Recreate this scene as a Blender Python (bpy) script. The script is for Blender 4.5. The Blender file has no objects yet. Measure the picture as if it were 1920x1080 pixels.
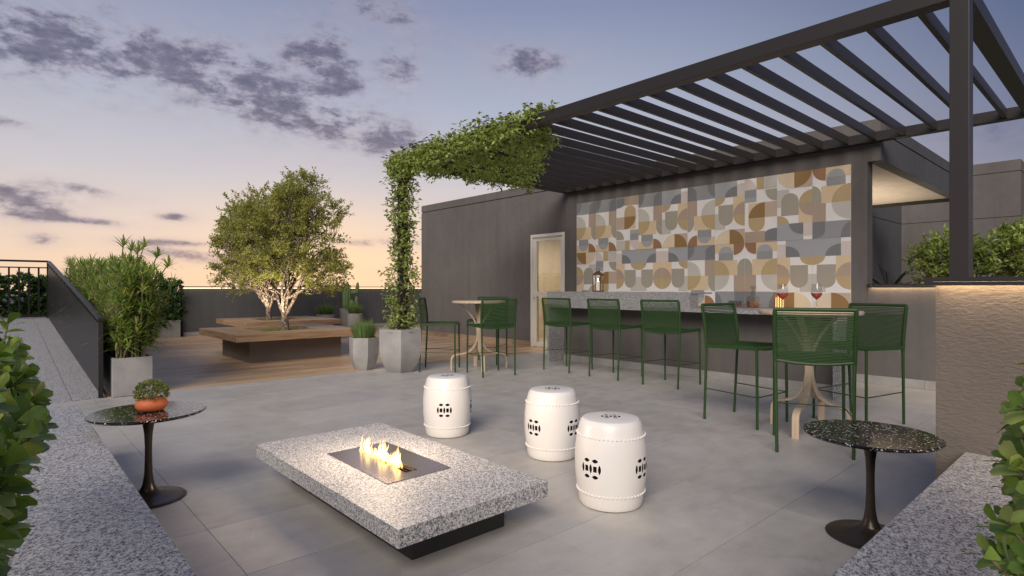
import bpy, bmesh, math, random
from mathutils import Vector, Matrix, noise as mnoise
random.seed(7)
sc = bpy.context.scene
C = sc.collection
R = math.radians
rnd = random.random
def U(a, b): return a + (b - a) * random.random()

# ------------------------------------------------------------------ camera
cam = bpy.data.cameras.new('camera'); cam_o = bpy.data.objects.new('camera', cam); C.objects.link(cam_o)
cam.sensor_width = 36; cam.lens = 36 * 1071 / 1920
cam.clip_start = 0.05; cam.clip_end = 6000
cam_o.location = (0, 0, 1.2); cam_o.rotation_euler = (R(90), 0, R(-42.108))
sc.camera = cam_o
# ------------------------------------------------------------------ render settings
sc.render.engine = 'CYCLES'
sc.cycles.use_denoising = True
sc.cycles.max_bounces = 7; sc.cycles.diffuse_bounces = 3; sc.cycles.glossy_bounces = 3
sc.cycles.transmission_bounces = 6; sc.cycles.transparent_max_bounces = 12
sc.cycles.caustics_reflective = False; sc.cycles.caustics_refractive = False
sc.cycles.sample_clamp_indirect = 4
sc.view_settings.view_transform = 'Standard'; sc.view_settings.look = 'None'
sc.view_settings.gamma = 1; sc.view_settings.use_curve_mapping = False
sc.view_settings.exposure = 0.0
def lin(c):
    return tuple(((v / 255) / 12.92 if v <= 10 else (((v / 255) + .055) / 1.055) ** 2.4) for v in c)

# ------------------------------------------------------------------ sky
SUN_AZ, SUN_EL = 24.0, 1.5          # the sun sinks behind the young trees
w = bpy.data.worlds.new('World'); sc.world = w; w.use_nodes = True
nt = w.node_tree; nt.nodes.clear()
def nd(t, **k):
    n = nt.nodes.new(t)
    for a, b in k.items(): setattr(n, a, b)
    return n
def lk(a, b): nt.links.new(a, b)
def mm(op, a, b=None, c=None, clamp=False):
    n = nd('ShaderNodeMath', operation=op); n.use_clamp = clamp
    for i, v in enumerate((a, b, c)):
        if v is None: continue
        if isinstance(v, (int, float)): n.inputs[i].default_value = v
        else: lk(v, n.inputs[i])
    return n.outputs[0]
def mix(f, a, b, mode='MIX'):
    n = nd('ShaderNodeMix', data_type='RGBA', blend_type=mode)
    for s, v in ((0, f), (6, a), (7, b)):
        if isinstance(v, (int, float)): n.inputs[s].default_value = v
        elif isinstance(v, tuple): n.inputs[s].default_value = (*v, 1)
        else: lk(v, n.inputs[s])
    return n.outputs[2]
def ramp(f, stops, interp='LINEAR'):
    n = nd('ShaderNodeValToRGB'); cr = n.color_ramp; cr.interpolation = interp
    while len(cr.elements) < len(stops): cr.elements.new(.5)
    for e, (p, c) in zip(cr.elements, stops): e.position = p; e.color = (*c, 1)
    lk(f, n.inputs[0]); return n.outputs[0]
tc = nd('ShaderNodeTexCoord'); sep = nd('ShaderNodeSeparateXYZ'); lk(tc.outputs['Generated'], sep.inputs[0])
el = mm('MULTIPLY', mm('ARCSINE', sep.outputs[2]), 180 / math.pi)
az = mm('MULTIPLY', mm('ARCTAN2', sep.outputs[0], sep.outputs[1]), 180 / math.pi)
e01 = mm('DIVIDE', el, 90, clamp=True)
near = ramp(e01, [(0, lin((252, 218, 182))), (3 / 90, lin((248, 219, 194))), (6 / 90, lin((236, 217, 206))), (10 / 90, lin((210, 205, 210))),
                  (17 / 90, lin((178, 185, 205))), (26 / 90, lin((140, 150, 181))), (40 / 90, lin((120, 134, 172))), (1, lin((84, 100, 148)))])
far = ramp(e01, [(0, lin((186, 166, 160))), (6 / 90, lin((138, 138, 156))), (14 / 90, lin((104, 114, 148))), (24 / 90, lin((66, 84, 124))),
                 (40 / 90, lin((58, 76, 120))), (1, lin((76, 92, 140)))])
sx, sy = math.sin(R(SUN_AZ)), math.cos(R(SUN_AZ))
hl = mm('SQRT', mm('ADD', mm('MULTIPLY', sep.outputs[0], sep.outputs[0]), mm('MULTIPLY', sep.outputs[1], sep.outputs[1])))
dt = mm('DIVIDE', mm('ADD', mm('MULTIPLY', sep.outputs[0], sx), mm('MULTIPLY', sep.outputs[1], sy)), mm('MAXIMUM', hl, .001))
mr = nd('ShaderNodeMapRange', interpolation_type='SMOOTHSTEP'); lk(dt, mr.inputs[0]); mr.inputs[1].default_value = .36; mr.inputs[2].default_value = .95
base = mix(mr.outputs[0], far, near)
# warm glow right around the sinking sun
gd = mm('ADD', mm('POWER', mm('DIVIDE', mm('SUBTRACT', az, SUN_AZ), 9.0), 2), mm('POWER', mm('DIVIDE', mm('SUBTRACT', el, 2.0), 4.5), 2))
glow = mm('EXPONENT', mm('MULTIPLY', gd, -1))
base = mix(mm('MULTIPLY', glow, .7), base, lin((255, 226, 186)))
# clouds, each where it stands in the sky: azimuth, elevation, half sizes, tilt
CL = [(2.1,19.1,3.9,2.2,.2),(5.7,17.6,3.3,1.6,-.35),(11.6,18.3,2.0,1.15,-.3),(15.8,19.2,2.2,1.9,-.4),(19.4,16.8,5.0,1.8,-.2),(24.0,15.7,4.3,1.4,-.15),
      (25.5,19.0,1.6,.9,0),(24.5,21.6,2.1,1.3,-.4),(30.5,14.0,1.9,1.05,.2),(28.0,25.9,3.2,1.1,-.2),(1.1,6.9,2.3,.9,0),(2.1,5.9,1.1,.45,0),(5.4,7.8,1.7,.33,-.1),
      (5.0,5.4,2.1,.22,-.05),(10.9,3.9,2.4,.2,0),(12.4,2.8,2.3,.4,-.1),(43.2,21.6,3.0,1.0,-.1),(31.0,20.8,1.5,1.8,-.2),(9.1,19.8,.9,.9,0),(11.4,6.1,.9,.25,0),
      (2.7,3.8,.7,.33,0),(22.1,20.9,1.7,.9,0),(37.3,7.9,2.1,.4,0),(37.8,1.4,3.4,.3,0),(.8,12.3,1.3,.33,-.1),(28.5,4.4,3.1,.3,0),
      (-24,15,9,2,.1),(-42,9,8,1.2,0),(-70,22,10,3,-.2),(95,14,10,1.8,.1),(-120,18,14,2.5,.1),(140,12,12,1.6,0),(-10,38,9,3,.3),(60,42,8,3,-.2)]
tot = None
for (a0, e0, wa, we, tl) in CL:
    da = mm('SUBTRACT', az, a0); de = mm('SUBTRACT', el, e0)
    wa *= 1.42; we *= 1.42
    p = mm('MULTIPLY_ADD', de, math.sin(tl) / wa, mm('MULTIPLY', da, math.cos(tl) / wa))
    q = mm('MULTIPLY_ADD', da, -math.sin(tl) / we, mm('MULTIPLY', de, math.cos(tl) / we))
    g = mm('EXPONENT', mm('MULTIPLY', mm('MULTIPLY_ADD', p, p, mm('MULTIPLY', q, q)), -1))
    tot = g if tot is None else mm('ADD', tot, g)
mp = nd('ShaderNodeMapping'); lk(tc.outputs['Generated'], mp.inputs[0]); mp.inputs['Scale'].default_value = (1, 1, 2.1)
nz = nd('ShaderNodeTexNoise'); nz.inputs['Scale'].default_value = 13; nz.inputs['Detail'].default_value = 9; nz.inputs['Roughness'].default_value = .62; nz.inputs['Distortion'].default_value = .35
lk(mp.outputs[0], nz.inputs['Vector'])
nz2 = nd('ShaderNodeTexNoise'); nz2.inputs['Scale'].default_value = 34; nz2.inputs['Detail'].default_value = 8; nz2.inputs['Roughness'].default_value = .66; lk(mp.outputs[0], nz2.inputs['Vector'])
nb = mm('ADD', mm('MULTIPLY', mm('SUBTRACT', nz.outputs[0], .5), 2.6), mm('MULTIPLY', mm('SUBTRACT', nz2.outputs[0], .5), 1.15))
dens = mm('MULTIPLY', mm('POWER', mm('MINIMUM', tot, 1.3), .8), mm('ADD', .72, nb))
mr2 = nd('ShaderNodeMapRange', interpolation_type='SMOOTHSTEP'); lk(dens, mr2.inputs[0]); mr2.inputs[1].default_value = .02; mr2.inputs[2].default_value = 1.08
veil = mm('MULTIPLY', mm('POWER', mm('MINIMUM', tot, 1.0), .45), mm('MULTIPLY', mm('SUBTRACT', nz.outputs[0], .30), 1.15), clamp=True)
cm = mm('MAXIMUM', mr2.outputs[0], veil)
cshade = mm('ADD', mm('MULTIPLY', cm, .62), mm('MULTIPLY', mm('SUBTRACT', nz2.outputs[0], .34), 1.25), clamp=True)
ccol = ramp(cshade, [(0, lin((205, 186, 190))), (.45, lin((168, 158, 174))), (.8, lin((110, 106, 130))), (1, lin((84, 83, 110)))])
ccol = mix(mm('MULTIPLY', mm('SUBTRACT', 1.0, mr.outputs[0]), .8), ccol, lin((84, 92, 122)))
sky = mix(mm('MULTIPLY', mm('POWER', cm, .8), .84), base, ccol)
below = mm('LESS_THAN', el, -.2)
sky = mix(below, sky, lin((120, 108, 108)))
st = nd('ShaderNodeTexSky', sky_type='NISHITA'); st.sun_disc = False; st.sun_elevation = R(SUN_EL); st.sun_rotation = R(SUN_AZ)
bgA = nd('ShaderNodeBackground'); lk(sky, bgA.inputs[0]); bgA.inputs[1].default_value = .95
bgB = nd('ShaderNodeBackground'); lk(st.outputs[0], bgB.inputs[0]); bgB.inputs[1].default_value = .006
ad = nd('ShaderNodeAddShader'); lk(bgA.outputs[0], ad.inputs[0]); lk(bgB.outputs[0], ad.inputs[1])
wo = nd('ShaderNodeOutputWorld'); lk(ad.outputs[0], wo.inputs[0])
# ------------------------------------------------------------------ broad soft fill sun, added on the viewer's side away from the sunset
sl = bpy.data.lights.new('sun', 'SUN'); sl.energy = 3.4; sl.angle = R(40); sl.color = (1.0, .90, .79)
so = bpy.data.objects.new('sun', sl); C.objects.link(so)
d = Vector((.70, .46, -.55)); so.rotation_euler = d.to_track_quat('-Z', 'Y').to_euler()

# ================================================================== helpers
class MB:
    def __init__(s): s.v = []; s.f = []; s.m = []; s.mi = 0
    def add(s, vs, fs):
        o = len(s.v); s.v += [tuple(p) for p in vs]
        for f in fs: s.f.append(tuple(i + o for i in f)); s.m.append(s.mi)
        return s
    def box(s, x0, x1, y0, y1, z0, z1):
        vs = [(x0,y0,z0),(x1,y0,z0),(x1,y1,z0),(x0,y1,z0),(x0,y0,z1),(x1,y0,z1),(x1,y1,z1),(x0,y1,z1)]
        return s.add(vs, [(0,3,2,1),(4,5,6,7),(0,1,5,4),(1,2,6,5),(2,3,7,6),(3,0,4,7)])
    def frame(s, x0, x1, y0, y1, z0, z1, a0, a1, b0, b1):
        vs = []
        for z in (z0, z1):
            vs += [(x0,y0,z),(x1,y0,z),(x1,y1,z),(x0,y1,z),(a0,b0,z),(a1,b0,z),(a1,b1,z),(a0,b1,z)]
        fs = []
        for i in range(4):
            j = (i + 1) % 4
            fs += [(8+i,8+j,12+j,12+i),(j,i,4+i,4+j),(i,j,8+j,8+i),(4+j,4+i,12+i,12+j)]
        return s.add(vs, fs)
    def prism(s, poly, axis, c0, c1):          # poly in the two other axes, extruded along axis
        n = len(poly); vs = []
        for c in (c0, c1):
            for (a, b) in poly:
                vs.append({'x': (c, a, b), 'y': (a, c, b), 'z': (a, b, c)}[axis])
        fs = [tuple(range(n - 1, -1, -1)), tuple(range(n, 2 * n))]
        fs += [(i, (i + 1) % n, n + (i + 1) % n, n + i) for i in range(n)]
        return s.add(vs, fs)
    def tube(s, pts, r, n=8, caps=True):
        pts = [Vector(p) for p in pts]; rs = r if isinstance(r, (list, tuple)) else [r] * len(pts)
        t0 = (pts[1] - pts[0]).normalized(); up = Vector((0, 0, 1)) if abs(t0.z) < .9 else Vector((1, 0, 0))
        u = t0.cross(up).normalized(); vs = []
        for i, p in enumerate(pts):
            t = (pts[min(i + 1, len(pts) - 1)] - pts[max(i - 1, 0)])
            t = t.normalized() if t.length > 1e-9 else t0
            u = (u - t * u.dot(t)); u = u.normalized() if u.length > 1e-6 else t.orthogonal().normalized()
            b = t.cross(u)
            for k in range(n):
                a = 2 * math.pi * k / n
                vs.append(p + (u * math.cos(a) + b * math.sin(a)) * rs[i])
        fs = []
        for i in range(len(pts) - 1):
            for k in range(n):
                k2 = (k + 1) % n
                fs.append((i*n+k, i*n+k2, (i+1)*n+k2, (i+1)*n+k))
        if caps:
            fs.append(tuple(range(n - 1, -1, -1))); fs.append(tuple((len(pts) - 1) * n + k for k in range(n)))
        return s.add(vs, fs)
    def lathe(s, prof, n=24, c=(0, 0, 0), rot=0, cap0=True, cap1=True, rfun=None):
        vs = []; fs = []
        for (r, z) in prof:
            for k in range(n):
                a = rot + 2 * math.pi * k / n; rr = r * (rfun(a) if rfun else 1)
                vs.append((c[0] + rr * math.cos(a), c[1] + rr * math.sin(a), c[2] + z))
        for i in range(len(prof) - 1):
            for k in range(n):
                k2 = (k + 1) % n
                fs.append((i*n+k, i*n+k2, (i+1)*n+k2, (i+1)*n+k))
        if cap0: fs.append(tuple(range(n - 1, -1, -1)))
        if cap1: fs.append(tuple((len(prof) - 1) * n + k for k in range(n)))
        return s.add(vs, fs)
    def ribbon(s, pts, side, w, th):           # flat strip of width w along `side`, thickness th
        pts = [Vector(p) for p in pts]; side = Vector(side).normalized(); vs = []; fs = []
        for i, p in enumerate(pts):
            t = (pts[min(i + 1, len(pts) - 1)] - pts[max(i - 1, 0)]).normalized()
            nrm = t.cross(side).normalized()
            for a, b in ((-1, -1), (1, -1), (1, 1), (-1, 1)):
                vs.append(p + side * (a * w / 2) + nrm * (b * th / 2))
        for i in range(len(pts) - 1):
            for k in range(4):
                k2 = (k + 1) % 4
                fs.append((i*4+k, i*4+k2, (i+1)*4+k2, (i+1)*4+k))
        e = (len(pts) - 1) * 4
        fs += [(3, 2, 1, 0), (e, e+1, e+2, e+3)]
        return s.add(vs, fs)
    def leaf(s, p, d, up, L, W, droop=0.):     # a folded leaf of four faces
        p = Vector(p); d = Vector(d).normalized(); sd = d.cross(Vector(up))
        sd = sd.normalized() if sd.length > 1e-5 else d.orthogonal().normalized()
        n = sd.cross(d)
        a = p + d * (L * .45) - n * (.06 * L + droop * L * .15); t = p + d * L - n * (droop * L)
        return s.add([p, a, t, p + d * L * .4 + sd * W / 2 + n * W * .16, p + d * L * .4 - sd * W / 2 + n * W * .16],
                     [(0, 3, 1), (3, 2, 1), (0, 1, 4), (1, 2, 4)])
    def blade(s, p, d, L, W, droop, seg=3):    # a narrow arching blade
        p = Vector(p); d = Vector(d).normalized(); sd = d.cross(Vector((0, 0, 1)))
        sd = sd.normalized() if sd.length > 1e-4 else Vector((1, 0, 0))
        vs = []
        for i in range(seg + 1):
            t = i / seg; q = p + d * (L * t) - Vector((0, 0, 1)) * (droop * L * t * t)
            ww = W * (1 - t ** 1.6) * (.55 + .45 * min(1, t * 4)) / 2
            if i == seg: vs.append(q)
            else: vs += [q - sd * ww, q + sd * ww]
        fs = [(2*i, 2*i+1, 2*i+3, 2*i+2) for i in range(seg - 1)] + [(2*seg-2, 2*seg-1, 2*seg)]
        return s.add(vs, fs)
    def mesh(s, name, mats, smooth=None, bev=0, fix=False):
        me = bpy.data.meshes.new(name); me.from_pydata(s.v, [], s.f)
        for m_ in (mats if isinstance(mats, (list, tuple)) else [mats]): me.materials.append(m_)
        if isinstance(mats, (list, tuple)): me.polygons.foreach_set('material_index', s.m)
        if bev or fix:
            bm = bmesh.new(); bm.from_mesh(me)
            bmesh.ops.recalc_face_normals(bm, faces=bm.faces)
            if bev:
                es = [e for e in bm.edges if len(e.link_faces) == 2 and e.calc_face_angle(0) > .6]
                bmesh.ops.bevel(bm, geom=es, offset=bev, segments=2, profile=.6, affect='EDGES', clamp_overlap=True)
            bm.to_mesh(me); bm.free()
        if smooth:
            me.polygons.foreach_set('use_smooth', [True] * len(me.polygons))
            me.set_sharp_from_angle(angle=R(smooth))
        me.update(); return me
    def build(s, name, mats, parent=None, smooth=None, bev=0, loc=None, fix=False, kind=None, label=None):
        o = bpy.data.objects.new(name, s.mesh(name, mats, smooth, bev, fix)); C.objects.link(o)
        if parent is not None: o.parent = parent
        if loc is not None: o.location = loc
        if kind: o['kind'] = kind
        if label: o['label'] = label
        return o
def inst(name, me, parent=None, loc=(0, 0, 0), rot=None, scale=None):
    o = bpy.data.objects.new(name, me); C.objects.link(o); o.location = loc
    if rot is not None: o.rotation_euler = rot
    if scale is not None: o.scale = (scale,) * 3 if isinstance(scale, (int, float)) else scale
    if parent is not None: o.parent = parent
    return o
def thing(name, label, cat, loc=(0, 0, 0), rz=0, group=None, kind=None):
    o = bpy.data.objects.new(name, None); C.objects.link(o); o.location = loc; o.rotation_euler = (0, 0, rz)
    o.empty_display_size = .1
    return tag(o, label, cat, group, kind)
def tag(o, label=None, cat=None, group=None, kind=None):
    if label: o['label'] = label
    if cat: o['category'] = cat
    if group: o['group'] = group
    if kind: o['kind'] = kind
    return o
def struct(name, kind='structure'):
    o = bpy.data.objects.new(name, None); C.objects.link(o); o['kind'] = kind; return o
def copy_tree(o, parent=None):
    c = o.copy(); C.objects.link(c)
    if parent is not None: c.parent = parent
    for ch in list(o.children): copy_tree(ch, c)
    return c

# ------------------------------------------------------------------ materials
class NT:
    def __init__(s, name):
        s.m = bpy.data.materials.new(name); s.m.use_nodes = True; s.t = s.m.node_tree
        s.b = s.t.nodes['Principled BSDF']; s.out = s.t.nodes['Material Output']
    def n(s, t, **k):
        x = s.t.nodes.new(t)
        for a, b in k.items(): setattr(x, a, b)
        return x
    def l(s, a, b): s.t.links.new(a, b)
    def co(s, sc=(1, 1, 1), which='Object'):
        a = s.n('ShaderNodeTexCoord'); b = s.n('ShaderNodeMapping'); b.inputs['Scale'].default_value = sc
        s.l(a.outputs[which], b.inputs[0]); return b.outputs[0]
    def noise(s, v, scale, det=4, rough=.55, dist=0):
        x = s.n('ShaderNodeTexNoise'); x.inputs['Scale'].default_value = scale; x.inputs['Detail'].default_value = det
        x.inputs['Roughness'].default_value = rough; x.inputs['Distortion'].default_value = dist
        if v is not None: s.l(v, x.inputs['Vector'])
        return x.outputs[0]
    def ramp(s, f, stops, interp='LINEAR'):
        x = s.n('ShaderNodeValToRGB'); cr = x.color_ramp; cr.interpolation = interp
        while len(cr.elements) < len(stops): cr.elements.new(.5)
        for e, (p, c) in zip(cr.elements, stops):
            e.position = p; e.color = (*(c if isinstance(c, tuple) else (c, c, c)), 1)
        s.l(f, x.inputs[0]); return x.outputs[0]
    def mix(s, f, a, b, mode='MIX'):
        x = s.n('ShaderNodeMix', data_type='RGBA', blend_type=mode)
        for i, v in ((0, f), (6, a), (7, b)):
            if isinstance(v, (int, float)): x.inputs[i].default_value = v
            elif isinstance(v, tuple): x.inputs[i].default_value = (*v, 1)
            else: s.l(v, x.inputs[i])
        return x.outputs[2]
    def bump(s, h, st=.3, dist=.01):
        x = s.n('ShaderNodeBump'); x.inputs['Strength'].default_value = st; x.inputs['Distance'].default_value = dist
        s.l(h, x.inputs['Height']); s.l(x.outputs[0], s.b.inputs['Normal'])
    def set(s, **k):
        for a, v in k.items():
            i = s.b.inputs[{'col': 'Base Color', 'rough': 'Roughness', 'metal': 'Metallic', 'spec': 'Specular IOR Level', 'coat': 'Coat Weight', 'trans': 'Transmission Weight', 'ior': 'IOR'}[a]]
            if isinstance(v, (int, float)): i.default_value = v
            elif isinstance(v, tuple): i.default_value = (*v, 1)
            else: s.l(v, i)
        return s
def plain(name, col, rough=.5, metal=0, var=.12, scale=6, bump=0, bscale=120, spec=.5):
    t = NT(name); v = t.co(); nz = t.noise(v, scale, 5)
    c = t.mix(nz, tuple(x * (1 - var) for x in col), tuple(min(1, x * (1 + var)) for x in col))
    t.set(col=c, rough=rough, metal=metal, spec=spec)
    if bump: t.bump(t.noise(v, bscale, 3), bump, .004)
    return t.m
def emit(name, col, s):
    t = NT(name); e = t.n('ShaderNodeEmission'); e.inputs[0].default_value = (*col, 1); e.inputs[1].default_value = s
    t.l(e.outputs[0], t.out.inputs[0]); return t.m
def granite(name, bright=1., scale=1., blue=0.):
    t = NT(name); v = t.co((1, 1, 1)); n0 = t.noise(v, 60 * scale, 2, .6)
    vo = t.n('ShaderNodeTexVoronoi'); vo.inputs['Scale'].default_value = 185 * scale
    mp_ = t.mix(.06, v, n0); t.l(mp_, vo.inputs['Vector'])
    sp = t.n('ShaderNodeSeparateColor'); t.l(vo.outputs['Color'], sp.inputs[0])
    clump = t.noise(v, 85 * scale, 5, .7)
    a = t.n('ShaderNodeMath', operation='MULTIPLY_ADD'); t.l(clump, a.inputs[0]); a.inputs[1].default_value = 1.5
    b = t.n('ShaderNodeMath', operation='MULTIPLY_ADD'); t.l(sp.outputs[0], b.inputs[0]); b.inputs[1].default_value = .62; b.inputs[2].default_value = -.56
    t.l(b.outputs[0], a.inputs[2])
    k = bright
    c = t.ramp(a.outputs[0], [(.16, (.020 * k, .022 * k, .032 * k)), (.30, (.10 * k, .105 * k, .13 * k)), (.44, (.30 * k, .30 * k, .32 * k)), (.60, (.60 * k, .59 * k, .58 * k)), (.9, (.72 * k, .70 * k, .68 * k))])
    t.set(col=c, rough=.52, spec=.35); t.bump(n0, .06, .002); return t.m
def terrazzo(name):
    t = NT(name); v = t.co((1, 1, 1))
    vo = t.n('ShaderNodeTexVoronoi'); vo.inputs['Scale'].default_value = 92; t.l(t.mix(.05, v, t.noise(v, 45, 2)), vo.inputs['Vector'])
    sp = t.n('ShaderNodeSeparateColor'); t.l(vo.outputs['Color'], sp.inputs[0])
    x = t.n('ShaderNodeMath', operation='MULTIPLY_ADD'); t.l(vo.outputs['Distance'], x.inputs[0]); x.inputs[1].default_value = -1.1; t.l(sp.outputs[0], x.inputs[2])
    c = t.ramp(x.outputs[0], [(.36, (.008, .008, .009)), (.42, (.06, .055, .05)), (.48, (.45, .43, .40)), (.9, (.75, .73, .70))])
    t.set(col=c, rough=.12); return t.m
def concrete_floor():
    t = NT('polished concrete'); v = t.co((1, 1, 1), 'Object')
    oi = t.n('ShaderNodeObjectInfo')
    vv = t.n('ShaderNodeVectorMath', operation='ADD'); t.l(v, vv.inputs[0])
    g = t.n('ShaderNodeNewGeometry'); ps = g.outputs['Position']
    n1 = t.noise(ps, .9, 6, .62, .4); n2 = t.noise(ps, 5.5, 6, .7); n3 = t.noise(ps, 70, 4, .7)
    sm = t.n('ShaderNodeMapping'); sm.inputs['Scale'].default_value = (2.2, 9, 1); sm.inputs['Rotation'].default_value = (0, 0, .5); t.l(ps, sm.inputs[0])
    n4 = t.noise(sm.outputs[0], 1.6, 5, .6)
    c = t.ramp(n1, [(.30, (.405, .387, .366)), (.5, (.462, .444, .42)), (.72, (.52, .50, .473))])
    c = t.mix(.38, c, t.ramp(n2, [(.3, (.66, .66, .66)), (.55, (1, 1, 1)), (.75, (1.12, 1.1, 1.08))]), 'MULTIPLY')
    c = t.mix(.18, c, t.ramp(n4, [(.35, (.72, .73, .74)), (.6, (1.06, 1.05, 1.04))]), 'MULTIPLY')
    c = t.mix(.5, c, t.ramp(n3, [(.24, (.45, .44, .43)), (.36, (1, 1, 1))]), 'MULTIPLY')
    n5 = t.noise(ps, 2.1, 7, .72, 1.2); c = t.mix(.32, c, t.ramp(n5, [(.34, (.70, .69, .67)), (.44, (.98, .98, .98)), (.7, (1.03, 1.03, 1.03))]), 'MULTIPLY')
    n6 = t.noise(ps, 160, 2, .5); c = t.mix(.5, c, t.ramp(n6, [(.30, (.62, .61, .60)), (.42, (1, 1, 1)), (.62, (1, 1, 1)), (.74, (1.16, 1.15, 1.14))]), 'MULTIPLY')
    tint = t.ramp(oi.outputs['Random'], [(0, (.91, .915, .92)), (1, (1.06, 1.05, 1.03))])
    c = t.mix(1, c, tint, 'MULTIPLY')
    t.set(col=c, rough=t.ramp(n2, [(.3, .34), (.7, .56)]), spec=.45); t.bump(n3, .08, .003); return t.m
def concrete(name, col=(.36, .35, .34), pits=True):
    t = NT(name); v = t.co(); n1 = t.noise(v, 4, 6, .65); n2 = t.noise(v, 45, 3, .6)
    c = t.ramp(n1, [(.3, tuple(x * .78 for x in col)), (.7, tuple(x * 1.12 for x in col))])
    c = t.mix(.6, c, t.ramp(n2, [(.26, (.4, .4, .4)), (.36, (1, 1, 1))]), 'MULTIPLY')
    t.set(col=c, rough=.75); t.bump(n2, .25, .004); return t.m
def wood(name, c0, c1, c2, axis=0, rough=.5, rand=True, freq=1.):
    t = NT(name); sc_ = [14 * freq] * 3; sc_[axis] = .9 * freq
    g = t.n('ShaderNodeNewGeometry'); oi = t.n('ShaderNodeObjectInfo')
    off = t.n('ShaderNodeVectorMath', operation='SCALE'); off.inputs[0].default_value = (17, 31, 23); t.l(oi.outputs['Random'], off.inputs['Scale'])
    ad_ = t.n('ShaderNodeVectorMath', operation='ADD'); t.l(g.outputs['Position'], ad_.inputs[0]); t.l(off.outputs[0], ad_.inputs[1])
    mp_ = t.n('ShaderNodeMapping'); mp_.inputs['Scale'].default_value = sc_; t.l(ad_.outputs[0], mp_.inputs[0])
    n1 = t.noise(mp_.outputs[0], 1.0, 7, .66, 1.1); n2 = t.noise(mp_.outputs[0], 5, 4, .7)
    c = t.ramp(n1, [(.28, c0), (.5, c1), (.72, c2)])
    c = t.mix(.35, c, t.ramp(n2, [(.3, (.6, .56, .52)), (.6, (1.05, 1.05, 1.05))]), 'MULTIPLY')
    if rand: c = t.mix(1, c, t.ramp(oi.outputs['Random'], [(0, (.80, .79, .78)), (.5, (1, .99, .98)), (1, (1.16, 1.13, 1.10))]), 'MULTIPLY')
    t.set(col=c, rough=rough); t.bump(n2, .12, .003); return t.m
def leafm(name, stops, rough=.45, trans=.3, spec=.4):
    t = NT(name); g = t.n('ShaderNodeNewGeometry'); oi = t.n('ShaderNodeObjectInfo')
    a = t.n('ShaderNodeMath', operation='ADD'); t.l(g.outputs['Random Per Island'], a.inputs[0]); t.l(oi.outputs['Random'], a.inputs[1])
    f = t.n('ShaderNodeMath', operation='FRACT'); t.l(a.outputs[0], f.inputs[0])
    c = t.ramp(f.outputs[0], stops)
    t.set(col=c, rough=rough, spec=spec)
    tr = t.n('ShaderNodeBsdfTranslucent'); t.l(t.mix(1, c, (1.5, 1.5, .7), 'MULTIPLY'), tr.inputs[0])
    mx = t.n('ShaderNodeMixShader'); mx.inputs[0].default_value = trans
    t.l(t.b.outputs[0], mx.inputs[1]); t.l(tr.outputs[0], mx.inputs[2]); t.l(mx.outputs[0], t.out.inputs[0])
    return t.m
def wallpaint(name, col, rough=.8):
    t = NT(name); g = t.n('ShaderNodeNewGeometry'); n1 = t.noise(g.outputs['Position'], .8, 5, .6); n2 = t.noise(g.outputs['Position'], 60, 4, .7)
    c = t.ramp(n1, [(.3, tuple(x * .88 for x in col)), (.7, tuple(x * 1.1 for x in col))])
    sm = t.n('ShaderNodeMapping'); sm.inputs['Scale'].default_value = (3.2, 3.2, .22); t.l(g.outputs['Position'], sm.inputs[0]); n3 = t.noise(sm.outputs[0], 1.6, 5, .65)
    n4 = t.noise(g.outputs['Position'], 9, 4, .7)
    c = t.mix(.6, c, t.ramp(n3, [(.3, (.82, .82, .83)), (.6, (1.05, 1.05, 1.04))]), 'MULTIPLY')
    c = t.mix(.5, c, t.ramp(n4, [(.3, (.86, .86, .86)), (.65, (1.06, 1.06, 1.06))]), 'MULTIPLY')
    t.set(col=c, rough=rough, spec=.3); t.bump(n2, .12, .003); return t.m
M = {}
M['floor'] = concrete_floor()
M['grout'] = plain('grout', (.20, .195, .19), .9)
M['paint'] = wallpaint('taupe render', (.140, .129, .124))
M['slate'] = wallpaint('slate render', (.092, .094, .100))
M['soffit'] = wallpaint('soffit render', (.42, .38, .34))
M['metal'] = plain('bronze painted metal', (.028, .024, .023), .42, .0, .06, 3, .03, 300)
M['railm'] = plain('railing metal', (.020, .018, .020), .38, .3, .05)
M['granite'] = granite('grey granite', 1.06, 1.12)
M['granite_ledge'] = granite('ledge granite', .86, 1.05)
M['granite_bar'] = granite('bar granite', .80, 1.15)
M['ramp'] = granite('flamed granite ramp', .86, .95)
M['terrazzo'] = terrazzo('black terrazzo')
M['bronze'] = plain('dark bronze', (.060, .046, .038), .32, .6, .1)
M['deckw'] = wood('deck planks', (.33, .205, .120), (.53, .365, .23), (.67, .51, .345), 0, .42)
M['benchx'] = wood('bench board x', (.19, .115, .062), (.33, .215, .125), (.43, .30, .19), 0, .5)
M['benchy'] = wood('bench board y', (.19, .115, .062), (.33, .215, .125), (.43, .30, .19), 1, .5)
M['pale'] = wood('pale bentwood', (.46, .36, .25), (.58, .47, .34), (.66, .55, .41), 2, .4, False, .6)
M['skirt'] = wood('skirting tile wood', (.25, .17, .12), (.33, .24, .17), (.40, .30, .22), 1, .5)
M['skirtg'] = concrete('skirting tile', (.34, .33, .32))
M['conc'] = concrete('planter concrete')
M['concd'] = concrete('planter concrete dark', (.30, .29, .285))
M['soil'] = plain('soil', (.035, .026, .020), .95, 0, .4, 30, .6, 60)
M['green'] = plain('green rope', (.023, .064, .013), .55, 0, .30, 45, .12, 500)
M['greend'] = plain('green painted steel', (.021, .060, .013), .42, 0, .1)
M['white'] = plain('white aluminium', (.74, .71, .66), .4, 0, .03)
M['ceram'] = plain('white glazed ceramic', (.80, .775, .745), .30, 0, .025, 2)
M['void'] = plain('painted hole shade', (.006, .006, .006), .9)  # near-black colour paints the shade inside the pierced ceramic stools
M['black'] = plain('black metal', (.015, .014, .014), .4, .3)
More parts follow.
